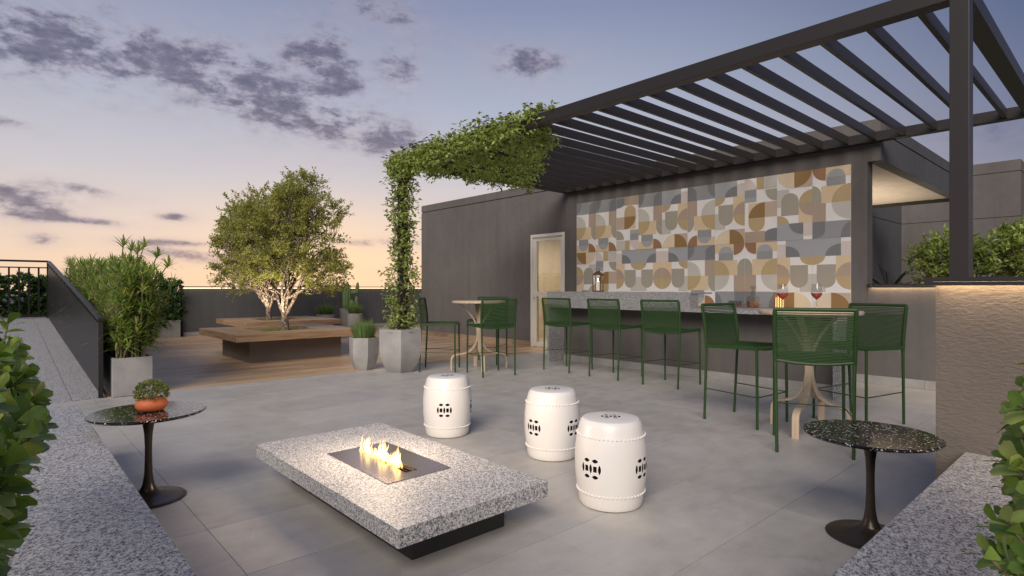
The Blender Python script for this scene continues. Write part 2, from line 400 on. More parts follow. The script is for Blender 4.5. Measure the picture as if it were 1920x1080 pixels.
M['base'] = plain('anthracite base', (.030, .029, .030), .5, 0, .1)
M['basew'] = plain('taupe planter base', (.19, .165, .150), .6, 0, .1)
M['terra'] = plain('terracotta', (.50, .125, .045), .6, 0, .12, 12, .15, 200)
M['rough'] = None
t = NT('rough plaster'); v = t.co((1, .6, 1.5)); n1 = t.noise(v, 46, 5, .6, .5); n2 = t.noise(t.co(), 1.5, 3)
t.set(col=t.ramp(n2, [(.3, (.155, .132, .116)), (.7, (.19, .163, .142))]), rough=.85, spec=.25); t.bump(n1, .6, .011); M['rough'] = t.m
t = NT('plate steel'); t.set(col=(.40, .35, .35), rough=.24, metal=.9); M['plate'] = t.m
t = NT('clear glass'); t.set(col=(1, 1, 1), rough=.0, trans=1., ior=1.45); M['glass'] = t.m
t = NT('pane glass')
tr = t.n('ShaderNodeBsdfTransparent'); tr.inputs[0].default_value = (.93, .94, .92, 1); gl = t.n('ShaderNodeBsdfGlossy'); gl.inputs['Roughness'].default_value = .03
mx = t.n('ShaderNodeMixShader'); mx.inputs[0].default_value = .10
t.l(tr.outputs[0], mx.inputs[1]); t.l(gl.outputs[0], mx.inputs[2]); t.l(mx.outputs[0], t.out.inputs[0]); M['pane'] = t.m
t = NT('thin glass')
tr = t.n('ShaderNodeBsdfTransparent'); tr.inputs[0].default_value = (.90, .91, .90, 1); gl = t.n('ShaderNodeBsdfGlossy'); gl.inputs['Roughness'].default_value = .04
mx = t.n('ShaderNodeMixShader'); mx.inputs[0].default_value = .12
t.l(tr.outputs[0], mx.inputs[1]); t.l(gl.outputs[0], mx.inputs[2]); t.l(mx.outputs[0], t.out.inputs[0]); M['thin'] = t.m
t = NT('red wine'); t.set(col=(.50, .012, .016), rough=.08); M['wine'] = t.m
M['copper'] = plain('copper', (.42, .22, .12), .35, .7, .1)
M['lanternm'] = plain('lantern brown metal', (.10, .065, .048), .45, .3)
M['wax'] = plain('candle wax', (.80, .74, .64), .6, 0, .03)
M['beige'] = wallpaint('beige interior', (.52, .44, .34))
M['led'] = emit('warm led', (1.0, .72, .42), 23.0)
M['led_far'] = emit('soft warm led', (1.0, .76, .50), 5.0)
M['cove'] = emit('cove led', (1.0, .84, .64), 16.0)
M['spark'] = emit('candle flame', (1.0, .62, .22), 30.0)
M['glowc'] = emit('candle glow', (1.0, .60, .22), 1.6)
# flames: hot at the base, thinning towards the tip
t = NT('flame'); g = t.n('ShaderNodeTexCoord'); sp = t.n('ShaderNodeSeparateXYZ'); t.l(g.outputs['Generated'], sp.inputs[0])
e = t.n('ShaderNodeEmission'); t.l(t.ramp(sp.outputs[2], [(0, (1, .36, .06)), (.22, (1, .62, .20)), (.65, (1, .70, .28)), (1, (1, .45, .10))]), e.inputs[0]); e.inputs[1].default_value = 5.0
tr = t.n('ShaderNodeBsdfTransparent'); mx = t.n('ShaderNodeMixShader')
t.l(t.ramp(sp.outputs[2], [(0, .08), (.15, .42), (.6, .5), (1, .12)]), mx.inputs[0]); t.l(tr.outputs[0], mx.inputs[1]); t.l(e.outputs[0], mx.inputs[2]); t.l(mx.outputs[0], t.out.inputs[0]); M['flame'] = t.m
# leaves
M['tree_leaf'] = leafm('tree leaf', [(0, (.22, .24, .07)), (.35, (.33, .35, .105)), (.7, (.43, .43, .16)), (1, (.55, .52, .24))], .55, .45, .3)
M['bark'] = None
t = NT('mottled bark'); v = t.co((1, 1, .55)); n1 = t.noise(v, 26, 4, .6, .8)
t.set(col=t.ramp(n1, [(.42, (.055, .036, .028)), (.50, (.13, .092, .07)), (.57, (.30, .24, .185)), (.8, (.38, .31, .25))]), rough=.8); t.bump(n1, .4, .01); M['bark'] = t.m
M['vine_leaf'] = leafm('vine leaf', [(0, (.20, .27, .075)), (.4, (.32, .40, .12)), (.75, (.42, .49, .18)), (1, (.52, .56, .27))], .55, .42, .3)
M['vine_stem'] = plain('vine stem', (.10, .07, .045), .8)
M['purple'] = leafm('purple flower', [(0, (.09, .035, .15)), (1, (.17, .075, .26))], .6, .2)
M['lilac'] = leafm('lilac flower', [(0, (.16, .16, .36)), (1, (.26, .25, .50))], .6, .2)
M['drac'] = leafm('dracaena leaf', [(0, (.11, .20, .05)), (.4, (.20, .30, .075)), (.72, (.36, .42, .12)), (1, (.58, .56, .22))], .5, .35, .3)
M['cane'] = plain('cane', (.17, .14, .085), .7)
M['shrub_leaf'] = leafm('glossy shrub leaf', [(0, (.10, .18, .036)), (.4, (.165, .26, .056)), (.75, (.24, .34, .08)), (1, (.37, .42, .12))], .42, .28, .3)
M['hedge_leaf'] = leafm('hedge leaf', [(0, (.032, .075, .022)), (.5, (.055, .115, .032)), (1, (.095, .16, .048))], .45, .2)
M['box_leaf'] = leafm('boxwood leaf', [(0, (.09, .13, .035)), (.5, (.17, .21, .06)), (1, (.28, .31, .11))], .5, .3)
M['grass'] = leafm('grass blade', [(0, (.10, .19, .05)), (.5, (.17, .27, .085)), (1, (.26, .36, .14))], .5, .3)
M['lawn'] = leafm('lawn blade', [(0, (.11, .16, .03)), (1, (.26, .31, .08))], .6, .3)
M['cactus'] = plain('cactus skin', (.14, .21, .075), .6, 0, .3, 15)
M['palm'] = leafm('palm leaf', [(0, (.012, .030, .014)), (1, (.030, .060, .026))], .4, .15)
M['land'] = plain('distant land', (.06, .06, .055), .95, 0, .3, .01)

# ================================================================== SETTING
MB().box(-3000, 3000, -3000, 3000, -31, -30).build('ground', M['land'], kind='structure')
# roof terrace floor: big concrete slabs with open joints
fl = struct('floor')
MB().box(-3.2, 13.2, -2.5, 18.2, -.30, -.012).build('floor_base', M['grout'], fl)
xs = [-1.62, -.42, .78, 1.98, 3.18, 4.38, 5.58, 6.78, 8.148]; ys = [-.48 + .6 * i for i in range(14)] + [7.608]
slab_me = {}
for i in range(len(xs) - 1):
    for j in range(len(ys) - 1):
        w_, h_ = round(xs[i+1] - xs[i], 3), round(ys[j+1] - ys[j], 3)
        if (w_, h_) not in slab_me:
            q = .0014; slab_me[(w_, h_)] = MB().box(q, w_ - q, q, h_ - q, -.011, 0).mesh('floor_slab', M['floor'])
        inst('floor_slab', slab_me[(w_, h_)], fl, (xs[i], ys[j], 0))
# timber-look deck: staggered planks along X
dk = struct('deck')
random.seed(3); pm = {}
y = 7.612
while y < 15.88:
    x = .905
    first = True
    while x < 8.145:
        L = U(.35, 1.35) if first else 1.35
        first = False
        x1 = min(x + L, 8.147)
        if 8.147 - x1 < .25: x1 = 8.147
        key = round(x1 - x, 2)
        if key not in pm: pm[key] = MB().box(.0015, key - .0015, .002, .198, -.025, .002).mesh('deck_plank', M['deckw'])
        inst('deck_plank', pm[key], dk, (x, y, U(-.0006, .0012)))
        x = x + key if x1 < 8.146 else 9
    y += .2
# deck beyond the corner of the building
yy = 12.52
MB().box(8.16, 13.0, 12.52, 15.88, -.025, .001).build('deck_field', M['deckw'], dk)
# ramp, its border strip and the landing
rp = struct('ramp')
MB().prism([(7.64, 0.0), (15.9, .54), (15.9, -.2), (7.64, -.2)], 'x', -1.9, .60).build('ramp_surface', M['ramp'], rp)
MB().prism([(7.64, 0.004), (15.9, .546), (15.9, -.2), (7.64, -.2)], 'x', .606, .90).build('ramp_border', M['ramp'], rp)
MB().box(-3.0, .90, 15.904, 16.7, -.2, .546).build('landing', M['ramp'], rp)
# ------------------------------------------------------------------ parapet at the far edge
pw = thing('parapet_wall', 'long slate grey parapet wall with a glowing strip under its cap, behind the trees', 'wall', (3.41, 15.9, 0))
MB().box(0, 9.8, 0, .2, 0, 1.19).build('wall', M['slate'], pw)
MB().box(-.02, 9.82, -.07, .22, 1.205, 1.24).build('cap', M['metal'], pw)
MB().box(.02, 9.78, -.05, -.015, 1.194, 1.2045).build('light_strip', M['led_far'], pw)
sk = MB().box(.0015, .5985, 0, .012, 0, .10).mesh('skirting_tile', M['skirtg'])
for i in range(11): inst('skirting_tile', sk, pw, (.02 + .6 * i, -.0125, .004))
# ------------------------------------------------------------------ building with the bar wall
X0 = 8.15
bd = thing('building', 'dark taupe flat roofed building with bar wall and glazed door', 'building', (X0, 7.0, 0))
def bx(mb, x0, x1, y0, y1, z0, z1): return mb.box(x0 - X0, x1 - X0, y0 - 7, y1 - 7, z0, z1)
P_ = [(2.338, 0), (7.52, 0), (7.52, 2.29), (8.42, 2.29), (8.42, 0), (12.5, 0), (12.5, 3.13), (2.19, 3.13), (2.19, 2.79), (2.338, 2.79)]
MB().prism([(a - 7, b) for a, b in P_], 'x', 0, .2).build('front_wall', M['paint'], bd, fix=True)
bx(MB(), X0 + .018, X0 + .2, 2.21, 12.48, 3.1305, 3.148).build('groove', M['base'], bd)
bx(MB(), X0, X0 + .2, 2.19, 12.5, 3.1485, 3.31).build('roof_parapet', M['paint'], bd)
m = MB(); bx(m, X0 + .2005, 12.84, 12.3, 12.5, 0, 3.31); m.build('end_wall', M['paint'], bd)
m = MB(); bx(m, X0 + .2005, 12.84, 2.19, 2.335, 2.79, 3.13); m.build('roof_beam', M['slate'], bd)  # darker, bluer than the taupe front: shade of the end face put in colour
m = MB(); bx(m, X0 + .2005, 12.84, 2.205, 2.335, 3.1305, 3.148); m.build('groove', M['base'], bd)
m = MB(); bx(m, X0 + .2005, 12.84, 2.19, 2.335, 3.1485, 3.31); m.build('roof_parapet', M['slate'], bd)  # same parapet as the front, its end shade painted in
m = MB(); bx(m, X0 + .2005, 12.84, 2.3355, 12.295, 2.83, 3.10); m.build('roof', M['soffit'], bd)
m = MB(); bx(m, 12.80, 12.8395, 2.336, 6.0, 2.765, 2.829); m.build('ceiling_trim', M['base'], bd)
bt = thing('rear_building', 'taller grey building block with wall grooves behind the planted bed', 'building', (15.3, 3.0, 0))
m = MB(); m.box(-6.4, -.001, .70, .80, 0, 2.645); m.box(-6.4, -.001, .715, .80, 2.6455, 2.6595); m.box(-6.4, -.001, .70, .80, 2.66, 3.30); m.build('side_wall', M['slate'], bt)
m = MB()
m.box(0, 3, -1.34, 4.0, 0, 2.645); m.box(.015, 3, -1.325, 4.0, 2.6455, 2.6595); m.box(0, 3, -1.34, 4.0, 2.66, 3.56); m.box(.015, 3, -1.325, 4.0, 3.5605, 3.578); m.box(0, 3, -1.34, 4.0, 3.5785, 3.80)
m.build('wall', M['paint'], bt)
la = bpy.data.lights.new('ceiling_uplight', 'AREA'); la.shape = 'RECTANGLE'; la.size = 2.6; la.size_y = .25; la.energy = 60; la.color = (1, .82, .60); la.spread = R(150)
lo = bpy.data.objects.new('ceiling_uplight', la); C.objects.link(lo); lo.location = (11.2, 3.45, 1.25); lo.rotation_euler = (R(180 - 12), 0, 0)
# small room behind the glazed door
rm = struct('room')
m = MB(); m.box(8.351, 11.0, 6.9, 6.95, 0, 2.6); m.box(8.351, 11.0, 9.6, 9.65, 0, 2.6); m.box(11.001, 11.05, 6.9, 9.65, 0, 2.6)
m.build('room_wall', M['beige'], rm); MB().box(8.351, 11.0, 6.9, 9.65, 2.601, 2.65).build('room_ceiling', M['beige'], rm)
MB().box(8.16, 11.0, 6.951, 9.6, -.01, .004).build('room_floor', M['beige'], rm)
la = bpy.data.lights.new('room_lamp', 'AREA'); la.energy = 60; la.color = (1, .88, .70); la.size = .5
lo = bpy.data.objects.new('room_lamp', la); C.objects.link(lo); lo.location = (9.5, 8.2, 2.55)
# door
dr = thing('glazed_door', 'white aluminium glazed door standing in the dark wall', 'door', (8.15, 7.97, 0))
m = MB(); h = .443
for s_ in (-1, 1): m.box(-.01, .11, s_ * h - .028, s_ * h + .028, .005, 2.285)
m.box(-.01, .11, -h + .0285, h - .0285, 2.225, 2.285)
m.build('door_frame', M['white'], dr, bev=.003)
lf = MB()
for s_ in (-1, 1): lf.box(.02, .065, s_ * .377 - .036, s_ * .377 + .036, .02, 2.215)
lf.box(.02, .065, -.3405, .3405, .02, .10); lf.box(.02, .065, -.3405, .3405, 2.145, 2.215); lf.box(.018, .067, -.3405, .3405, 1.03, 1.12)
lfo = lf.build('door_leaf', M['white'], dr, bev=.002)
MB().box(.038, .046, -.3405, .3405, .1005, 1.0295).build('pane', M['pane'], lfo)
MB().box(.038, .046, -.3405, .3405, 1.1205, 2.1445).build('pane', M['pane'], lfo)
m = MB(); m.tube([(.02, .385, 1.02), (-.03, .385, 1.02), (-.03, .28, 1.02)], .009, 8); m.build('door_handle', M['white'], dr, smooth=40)
# skirting pieces of the building (parts)
skw = MB().box(0, .012, .0015, .5985, 0, .105).mesh('skirting_tile', M['skirt'])
skg = MB().box(0, .012, .0015, .5985, 0, .105).mesh('skirting_tile', M['skirtg'])
for i in range(7): 
    if 8.43 + .6 * i + .6 <= 12.7: inst('skirting_tile', skw, bd, (-.0125, 8.43 + .58 * i - 7, .004), scale=(1, .966, 1))
inst('skirting_tile', skg, bd, (-.0125, 7.515 - .6 - 7, .002))
for i in range(7): inst('skirting_tile', skg, bd, (-.0125, 2.36 + .6 * i - 7, .002))
# ------------------------------------------------------------------ low wall with light, bed behind it
lw = thing('low_wall', 'smooth low taupe wall with light under its cap, beside the bar wall', 'wall', (8.15, 1.4, 0))
MB().box(.0, .2, -1.9, .936, 0, 1.205).build('wall', M['paint'], lw)
MB().box(-.05, .22, -1.9, .930, 1.226, 1.25).box(-.05, -.043, -1.9, .930, 1.204, 1.2258).build('cap', M['metal'], lw)
MB().box(-.036, -.012, -1.9, .90, 1.2155, 1.2255).build('light_strip', M['led'], lw)
for i in range(5): inst('skirting_tile', skg, lw, (-.0125, .335 - .6 * i, .002))
MB().box(8.36, 10.6, -.6, 3.04, -.01, 1.12).build('planting_bed', M['soil'], kind='structure')
# rough plaster wall by the right-hand table
rw = thing('rough_wall', 'low wall of rough brown plaster lit from under its wide cap', 'wall', (3.43, .687, 0))
MB().box(0, .3, -3.4, 0, 0, 1.212).build('wall', M['rough'], rw)
MB().box(-.06, .36, -3.4, .035, 1.230, 1.252).box(-.06, -.053, -3.4, .035, 1.218, 1.2298).build('cap', M['metal'], rw)
MB().box(-.045, -.015, -3.38, .0, 1.2225, 1.2295).build('light_strip', M['led'], rw)
# ------------------------------------------------------------------ mural of patterned tiles
PAL = dict(W=(240,235,231), G=(154,155,157), D=(128,129,131), S=(168,170,173), L=(200,196,188), O=(168,162,148), T=(190,168,128), I=(221,199,164), K=(196,176,158), B=(180,160,143), R=(152,120,78), C=(158,120,90), P=(216,205,198), E=(226,208,180))
pk = list(PAL)
def tilemat(nm, c):
    t = NT('tile ' + nm); g = t.n('ShaderNodeNewGeometry'); n1 = t.noise(g.outputs['Position'], 3, 5, .6); c = lin(c)
    mp_ = t.n('ShaderNodeMapping'); mp_.inputs['Scale'].default_value = (4, 30, 4); t.l(g.outputs['Position'], mp_.inputs[0]); n2 = t.noise(mp_.outputs[0], 2, 4)
    cc = t.mix(n1, tuple(x * .93 for x in c), tuple(min(.85, x * 1.05) for x in c)); cc = t.mix(.2, cc, t.ramp(n2, [(.3, (.85, .85, .85)), (.7, (1.05, 1.05, 1.05))]), 'MULTIPLY')
    t.set(col=cc, rough=.45); return t.m
TM = [tilemat(k, PAL[k]) for k in pk]
TW, TH = .4665, .933
def rect(a, b, c, d): return [(a * TW, c * TH), (b * TW, c * TH), (b * TW, d * TH), (a * TW, d * TH)]
def arc(cx, cy, r, a0, a1, n=14, pie=True, ry=None):     # centre in tile units, radius in metres, angles in degrees (v runs down)
    ry = ry or r
    p = [(cx * TW + r * math.cos(R(a0 + (a1 - a0) * i / n)), cy * TH + ry * math.sin(R(a0 + (a1 - a0) * i / n))) for i in range(n + 1)]
    return p + ([(cx * TW, cy * TH)] if pie else [])
def ushape(a, b, c, d):                                   # straight top, round bottom
    r = (b - a) * TW / 2; k = d - r / TH
    return [(a * TW, c * TH), (b * TW, c * TH)] + [((a + b) / 2 * TW + r * math.cos(R(x)), k * TH + r * math.sin(R(x))) for x in range(0, 181, 15)]
DES = {
 'A': [('G', rect(0, 1, 0, .24)), ('D', arc(0, 0, .12, 0, 90, ry=.20)), ('D', rect(.66, 1, .10, .24)), ('D', arc(1, .10, .158, 180, 270, ry=.09)),
       ('I', rect(0, .76, .5, .74)), ('L', arc(0, .5, .228, -90, 0)), ('T', arc(0, .5, .228, 0, 90)),
       ('B', rect(.64, 1, .24, .5)), ('O', rect(.76, 1, .5, .62)), ('O', arc(1, .62, .112, 90, 180, ry=.13)),
       ('I', rect(0, .64, .86, 1)), ('S', ushape(.13, .62, .74, .965)), ('G', rect(.13, .62, .74, .86)), ('C', arc(.64, 1, .165, -90, 0))],
 'B': [('S', rect(0, .75, 0, .25)), ('D', arc(.75, .25, .19, 180, 270, ry=.155)), ('P', rect(.75, 1, .055, .25)), ('T', arc(0, .25, .16, 0, 90, ry=.115)),
       ('I', rect(.62, 1, .25, .56)), ('L', rect(0, .35, .5, .76)), ('O', ushape(.12, .62, .37, .70)), ('T', arc(1, .535, .175, 90, 270)), ('B', arc(1, .535, .175, 180, 270)),
       ('K', rect(.5, 1, .77, 1)), ('E', arc(.5, 1, .225, 180, 270, ry=.215)), ('R', arc(.5, 1, .225, 270, 360, ry=.215))],
 'D': [('G', rect(0, .38, 0, .13)), ('D', arc(0, .13, .177, 0, 90, ry=.07)), ('D', rect(0, .38, .02, .13)), ('B', rect(.37, 1, 0, .17)), ('K', rect(0, .37, .38, .61)),
       ('T', rect(.37, .88, .30, .38)), ('T', [(.37 * TW + .119 + .119 * math.cos(R(x)), .30 * TH + .119 * math.sin(R(x))) for x in range(180, 361, 15)]), ('I', rect(.37, .88, .38, .61)),
       ('R', arc(.37, .38, .238, 0, 90, ry=.215)), ('S', rect(.63, 1, .63, .82)), ('G', rect(.63, 1, .70, .82)), ('O', arc(0, .80, .165, 270, 360, ry=.165)), ('L', rect(0, .40, .82, 1)), ('T', rect(.40, .62, .82, 1)), ('T', arc(.40, .82, .10, 0, -0.01)), ('P', arc(1, .82, .17, 90, 180))]}
def tile_mesh(des, fu, fv):
    m = MB(); m.mi = pk.index('W'); q = .0012
    m.add([(0, -TW + q, q), (0, -q, q), (0, -q, TH - q), (0, -TW + q, TH - q), (.008, -TW + q, q), (.008, -q, q), (.008, -q, TH - q), (.008, -TW + q, TH - q)],
          [(3, 2, 1, 0), (0, 1, 5, 4), (1, 2, 6, 5), (2, 3, 7, 6), (3, 0, 4, 7)])
    for k, (c, pl) in enumerate(DES[des]):
        m.mi = pk.index(c); x = -.0004 * (k + 1)
        vs = []
        for (u, v_) in pl:
            u = min(max(u, q), TW - q); v_ = min(max(v_, q), TH - q)
            if fu: u = TW - u
            if fv: v_ = TH - v_
            vs.append((x, -u, TH - v_))
        # u runs left to right = towards -Y
        ns = len(vs)
        if abs(sum(vs[i][1] * vs[(i+1) % ns][2] - vs[(i+1) % ns][1] * vs[i][2] for i in range(ns))) < 1e-5: continue
        m.add(vs, [tuple(range(ns))])
    me = m.mesh('mural_tile', TM, fix=False); return me
rows = [[('A',0,0),('A',0,0),('D',0,0),('A',0,0),('B',0,0),('A',1,0),('B',0,0),('D',1,1),('B',0,1),('A',1,1)],
        [('B',1,1),('D',1,1),('B',1,0),('B',0,0),('B',1,0),('A',0,0),('A',0,1),('A',1,1),('B',1,0),('B',0,0)]]
mu = thing('tile_mural', 'wall mural of grey, tan and ochre geometric tiles above the bar', 'tile mural', (8.15, 7.186, .924))
tmc = {}
for r_, row in enumerate(rows):
    for c_, k in enumerate(row):
        if k not in tmc: tmc[k] = tile_mesh(*k)
        inst('mural_tile', tmc[k], mu, (-.0085, -c_ * TW, (1 - r_) * TH))
# ------------------------------------------------------------------ pergola
pg = thing('pergola', 'dark bronze metal slatted pergola over the bar', 'pergola', (4.44, 4.1, 0))
def px(m, x0, x1, y0, y1, z0, z1): return m.box(x0 - 4.44, x1 - 4.44, y0 - 4.1, y1 - 4.1, z0, z1)
px(MB(), 4.44, 4.56, .72, 7.46, 3.01, 3.125).build('front_beam', M['metal'], pg, bev=.003)
px(MB(), 8.03, 8.147, .72, 7.46, 3.01, 3.125).build('wall_beam', M['metal'], pg, bev=.003)
px(MB(), 4.561, 8.029, 7.34, 7.46, 3.01, 3.122).build('end_beam', M['metal'], pg, bev=.003)
px(MB(), 4.561, 8.029, .72, .84, 3.01, 3.122).build('end_beam', M['metal'], pg, bev=.003)
me = MB().box(.001, 3.467, -.018, .018, 0, .098).mesh('slat', M['metal'], bev=.002)
for k in range(21): inst('slat', me, pg, (4.561 - 4.44, 1.0 + .3055 * k - 4.1, 3.02))
px(MB(), 4.44, 4.56, .72, .82, 0, 3.009).build('post', M['metal'], pg, bev=.003)
px(MB(), 4.44, 4.56, 7.36, 7.46, 0, 3.009).build('post', M['metal'], pg, bev=.003)
# ------------------------------------------------------------------ granite ledges in the foreground
def ledge(lab, loc, x0, x1, y0, y1):
    t_ = thing('stone_ledge', lab, 'ledge', loc)
    MB().box(x0, x1, y0, y1, .36, .42).build('granite_slab', M['granite_ledge'], t_, bev=.003)
    MB().box(x0 + .03, x1 - .03, y0 + .03, y1 - .03, 0, .359).build('base', M['base'], t_)
    return t_
ledge('grey granite ledge running from the left hedge towards the ramp', (.22, 2.5, 0), -.195, .185, -2.0, 2.29)
ledge('grey granite ledge between the rough wall and the right hedge', (2.2, .38, 0), -1.793, 1.225, -.19, .19)
MB().box(-1.0, .022, .3, 4.6, 0, .33).build('planting_bed', M['soil'], kind='structure')
MB().box(.42, 3.42, -1.4, .186, 0, .33).build('planting_bed', M['soil'], kind='structure')

# ================================================================== OBJECTS
# ------------------------------------------------------------------ fire table
random.seed(11)
ft = thing('fire_table', 'low grey granite fire table with a burner in its top', 'fire table', (1.63, 2.855, 0))
MB().frame(-.43, .43, -.845, .845, .150, .228, -.085, .085, -.31, .31).build('granite_slab', M['granite'], ft, fix=True)
MB().box(-.27, .27, -.695, .695, 0, .149).build('base', M['base'], ft, bev=.002)
pl_ = MB().frame(-.193, .193, -.347, .347, .2285, .2325, -.037, .037, -.262, .275).build('burner_plate', M['plate'], ft, fix=True)
m = MB(); m.box(-.06, .06, -.285, .298, .185, .19); m.build('burner_tray', M['black'], pl_)
m = MB()
for x in (-.022, .0, .022): m.box(x - .002, x + .002, -.262, .275, .216, .222)
for i in range(34): m.box(-.034, .034, -.255 + i * .0155, -.2515 + i * .0155, .210, .2145)
m.build('burner_grate', M['bronze'], pl_)
fm = MB()
for i in range(110):
    y_ = -.14 + .405 * (i + rnd()) / 110; k = .55 + .9 * abs(math.sin(y_ * 17 + .6)) ** 1.5
    hgt = U(.035, .092) * k; r0 = U(.0026, .0062); x_ = U(-.02, .02); bx_, by_ = U(-.012, .012), U(-.012, .012); z0 = .212
    pts = []; rs = []
    for q in range(8):
        t_ = q / 7; pts.append((x_ + bx_ * t_ * t_ + .004 * math.sin(7 * t_ + i), y_ + by_ * t_ * t_ + .004 * math.cos(6 * t_ + 2 * i), z0 + hgt * t_)); rs.append(max(.0003, r0 * (math.sin(math.pi * min(1, .18 + t_ * .82)) ** .9) * (1 - .35 * t_)))
    fm.tube(pts, rs, 6)
fo = fm.build('flame', M['flame'], smooth=60, loc=(1.63, 2.855, 0)); tag(fo, 'yellow gas flames rising from the burner of the granite fire table', 'flame')
la = bpy.data.lights.new('flame_light', 'POINT'); la.energy = 25; la.color = (1, .77, .54); la.shadow_soft_size = .16
lo = bpy.data.objects.new('flame_light', la); C.objects.link(lo); lo.location = (1.63, 2.94, .66)
# ------------------------------------------------------------------ ceramic garden stools
prof_o = [(.150, .0), (.170, .006), (.177, .02), (.1815, .06), (.190, .11), (.1975, .17), (.2005, .24), (.1985, .31), (.1915, .37), (.183, .405), (.1785, .425), (.1735, .445), (.168, .460), (.155, .474), (.135, .479), (.0001, .480)]
def prof_fine(p, k=4):
    out = []
    for i in range(len(p) - 1):
        for j in range(k):
            t_ = j / k; out.append((p[i][0] * (1 - t_) + p[i+1][0] * t_, p[i][1] * (1 - t_) + p[i+1][1] * t_))
    return out + [p[-1]]
shell = MB().lathe(prof_o, 72, cap1=False)
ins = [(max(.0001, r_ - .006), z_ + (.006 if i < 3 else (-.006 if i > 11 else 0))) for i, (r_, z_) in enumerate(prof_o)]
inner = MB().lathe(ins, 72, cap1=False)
shell.mi = 1; shell.add(inner.v, [tuple(reversed(f)) for f in inner.f])  # inside of the white shell takes the painted shade colour
cut = MB()
def coin(place):
    def lens(cx, cy, L, W, ang):
        ca, sa = math.cos(ang), math.sin(ang); pts = []
        for i in range(7): t_ = -1 + i / 3; pts.append((L * t_, W * (1 - t_ * t_)))
        for i in range(1, 6): t_ = 1 - i / 3; pts.append((L * t_, -W * (1 - t_ * t_)))
        return [(cx + a * ca - b * sa, cy + a * sa + b * ca) for a, b in pts]
    for s_ in (-1, 1):
        o_ = s_ * .0260
        place([(o_ + a, b) for a, b in ((-.0105, -.0140), (.0105, -.0140), (.0105, .0140), (-.0105, .0140))])
        place(lens(o_, .0385, .0190, .0092, 0)); place(lens(o_, -.0385, .0190, .0092, 0))
        place(lens(o_ + s_ * .0262, 0, .0235, .0085, math.pi / 2))
    place(lens(0, 0, .0235, .0085, math.pi / 2))
for k in range(4):
    a_ = k * math.pi / 2; ca, sa = math.cos(a_), math.sin(a_)
    def place(poly):
        n = len(poly); vs = []
        for rr in (.15, .24):
            for (u, v_) in poly:
                q = u / .2005; ang = a_ + q * 1.0
                vs.append((rr * math.cos(ang), rr * math.sin(ang), .232 + v_ * 1.12))
        cut.add(vs, [tuple(range(n - 1, -1, -1)), tuple(range(n, 2 * n))] + [(i, (i+1) % n, n + (i+1) % n, n + i) for i in range(n)])
    coin(place)
def place(poly):
    n = len(poly); cA, sA = math.cos(R(-53)), math.sin(R(-53)); vs = [((v_ * cA - u * sA) * .9, (v_ * sA + u * cA) * .9, z_) for z_ in (.44, .50) for (u, v_) in poly]
    cut.add(vs, [tuple(range(n - 1, -1, -1)), tuple(range(n, 2 * n))] + [(i, (i+1) % n, n + (i+1) % n, n + i) for i in range(n)])
coin(place)
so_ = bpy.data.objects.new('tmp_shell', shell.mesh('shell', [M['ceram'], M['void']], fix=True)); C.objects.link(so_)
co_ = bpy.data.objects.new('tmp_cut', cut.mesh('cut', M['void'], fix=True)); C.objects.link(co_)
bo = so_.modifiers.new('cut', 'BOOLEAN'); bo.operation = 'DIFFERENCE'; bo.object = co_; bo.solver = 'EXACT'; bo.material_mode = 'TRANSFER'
dg = bpy.context.evaluated_depsgraph_get()
body_me = bpy.data.meshes.new_from_object(so_.evaluated_get(dg)); body_me.name = 'stool_body'
bpy.data.objects.remove(so_); bpy.data.objects.remove(co_)
body_me.polygons.foreach_set('use_smooth', [True] * len(body_me.polygons)); body_me.set_sharp_from_angle(angle=R(30))
bd_ = MB()
for zz, rr in ((.392, .1865), (.085, .1865)):
    for k in range(52):
        a_ = 2 * math.pi * k / 52; bd_.lathe([(.0062, -.001), (.0055, .003), (.003, .0062), (.0002, .007)], 6)
        # turn the bead outwards
        n_ = 24
        for q in range(len(bd_.v) - n_, len(bd_.v)):
            x, y, z = bd_.v[q]; px_ = rr + z
            bd_.v[q] = (px_ * math.cos(a_) - x * math.sin(a_), px_ * math.sin(a_) + x * math.cos(a_), zz + y)
bead_me = bd_.mesh('bead_row', M['ceram'], smooth=70)
def gstool(x, y, rz, label):
    t_ = thing('garden_stool', label, 'garden stool', (x, y, 0), rz, 'white pierced ceramic stools around the fire table')
    inst('body', body_me, t_); o = inst('bead_row', bead_me, t_); o['kind'] = 'stuff'
    return t_
def face(x, y, off): return math.atan2(-y, -x) + R(off)
gstool(2.765, 3.855, face(2.765, 3.855, 83), 'white ceramic drum stool standing alone behind the fire table')
gstool(2.965, 2.85, face(2.965, 2.85, 49), 'white ceramic drum stool half hidden by the one before it')
gstool(2.562, 2.008, face(2.562, 2.008, 58), 'large white ceramic drum stool nearest the fire table corner')
# ------------------------------------------------------------------ pedestal side tables
def side_table(x, y, label, rz):
    t_ = thing('side_table', label, 'side table', (x, y, 0), rz, 'speckled black pedestal tables')
    p = [(.0001, .478), (.26, .478), (.283, .484), (.292, .492), (.292, .496), (.288, .500), (.0001, .5005)]
    MB().lathe(p, 72, cap0=False, cap1=False).build('table_top', M['terrazzo'], t_, smooth=35)
    p = [(.188, 0), (.192, .004), (.186, .009), (.13, .018), (.075, .032), (.045, .052), (.030, .085), (.0215, .14), (.0185, .22), (.018, .30), (.021, .37), (.028, .42), (.042, .455), (.062, .470), (.07, .478)]
    MB().lathe(prof_fine(p, 3), 40).build('pedestal', M['bronze'], t_, smooth=50)
side_table(.645, 3.80, 'black speckled pedestal table carrying a small terracotta pot', .4)
side_table(3.13, .885, 'black speckled pedestal table with a bare top beside the rough wall', 2.1)
random.seed(5)
pt = thing('potted_boxwood', 'small clipped boxwood ball in a squat terracotta pot', 'potted plant', (.66, 3.80, .501))
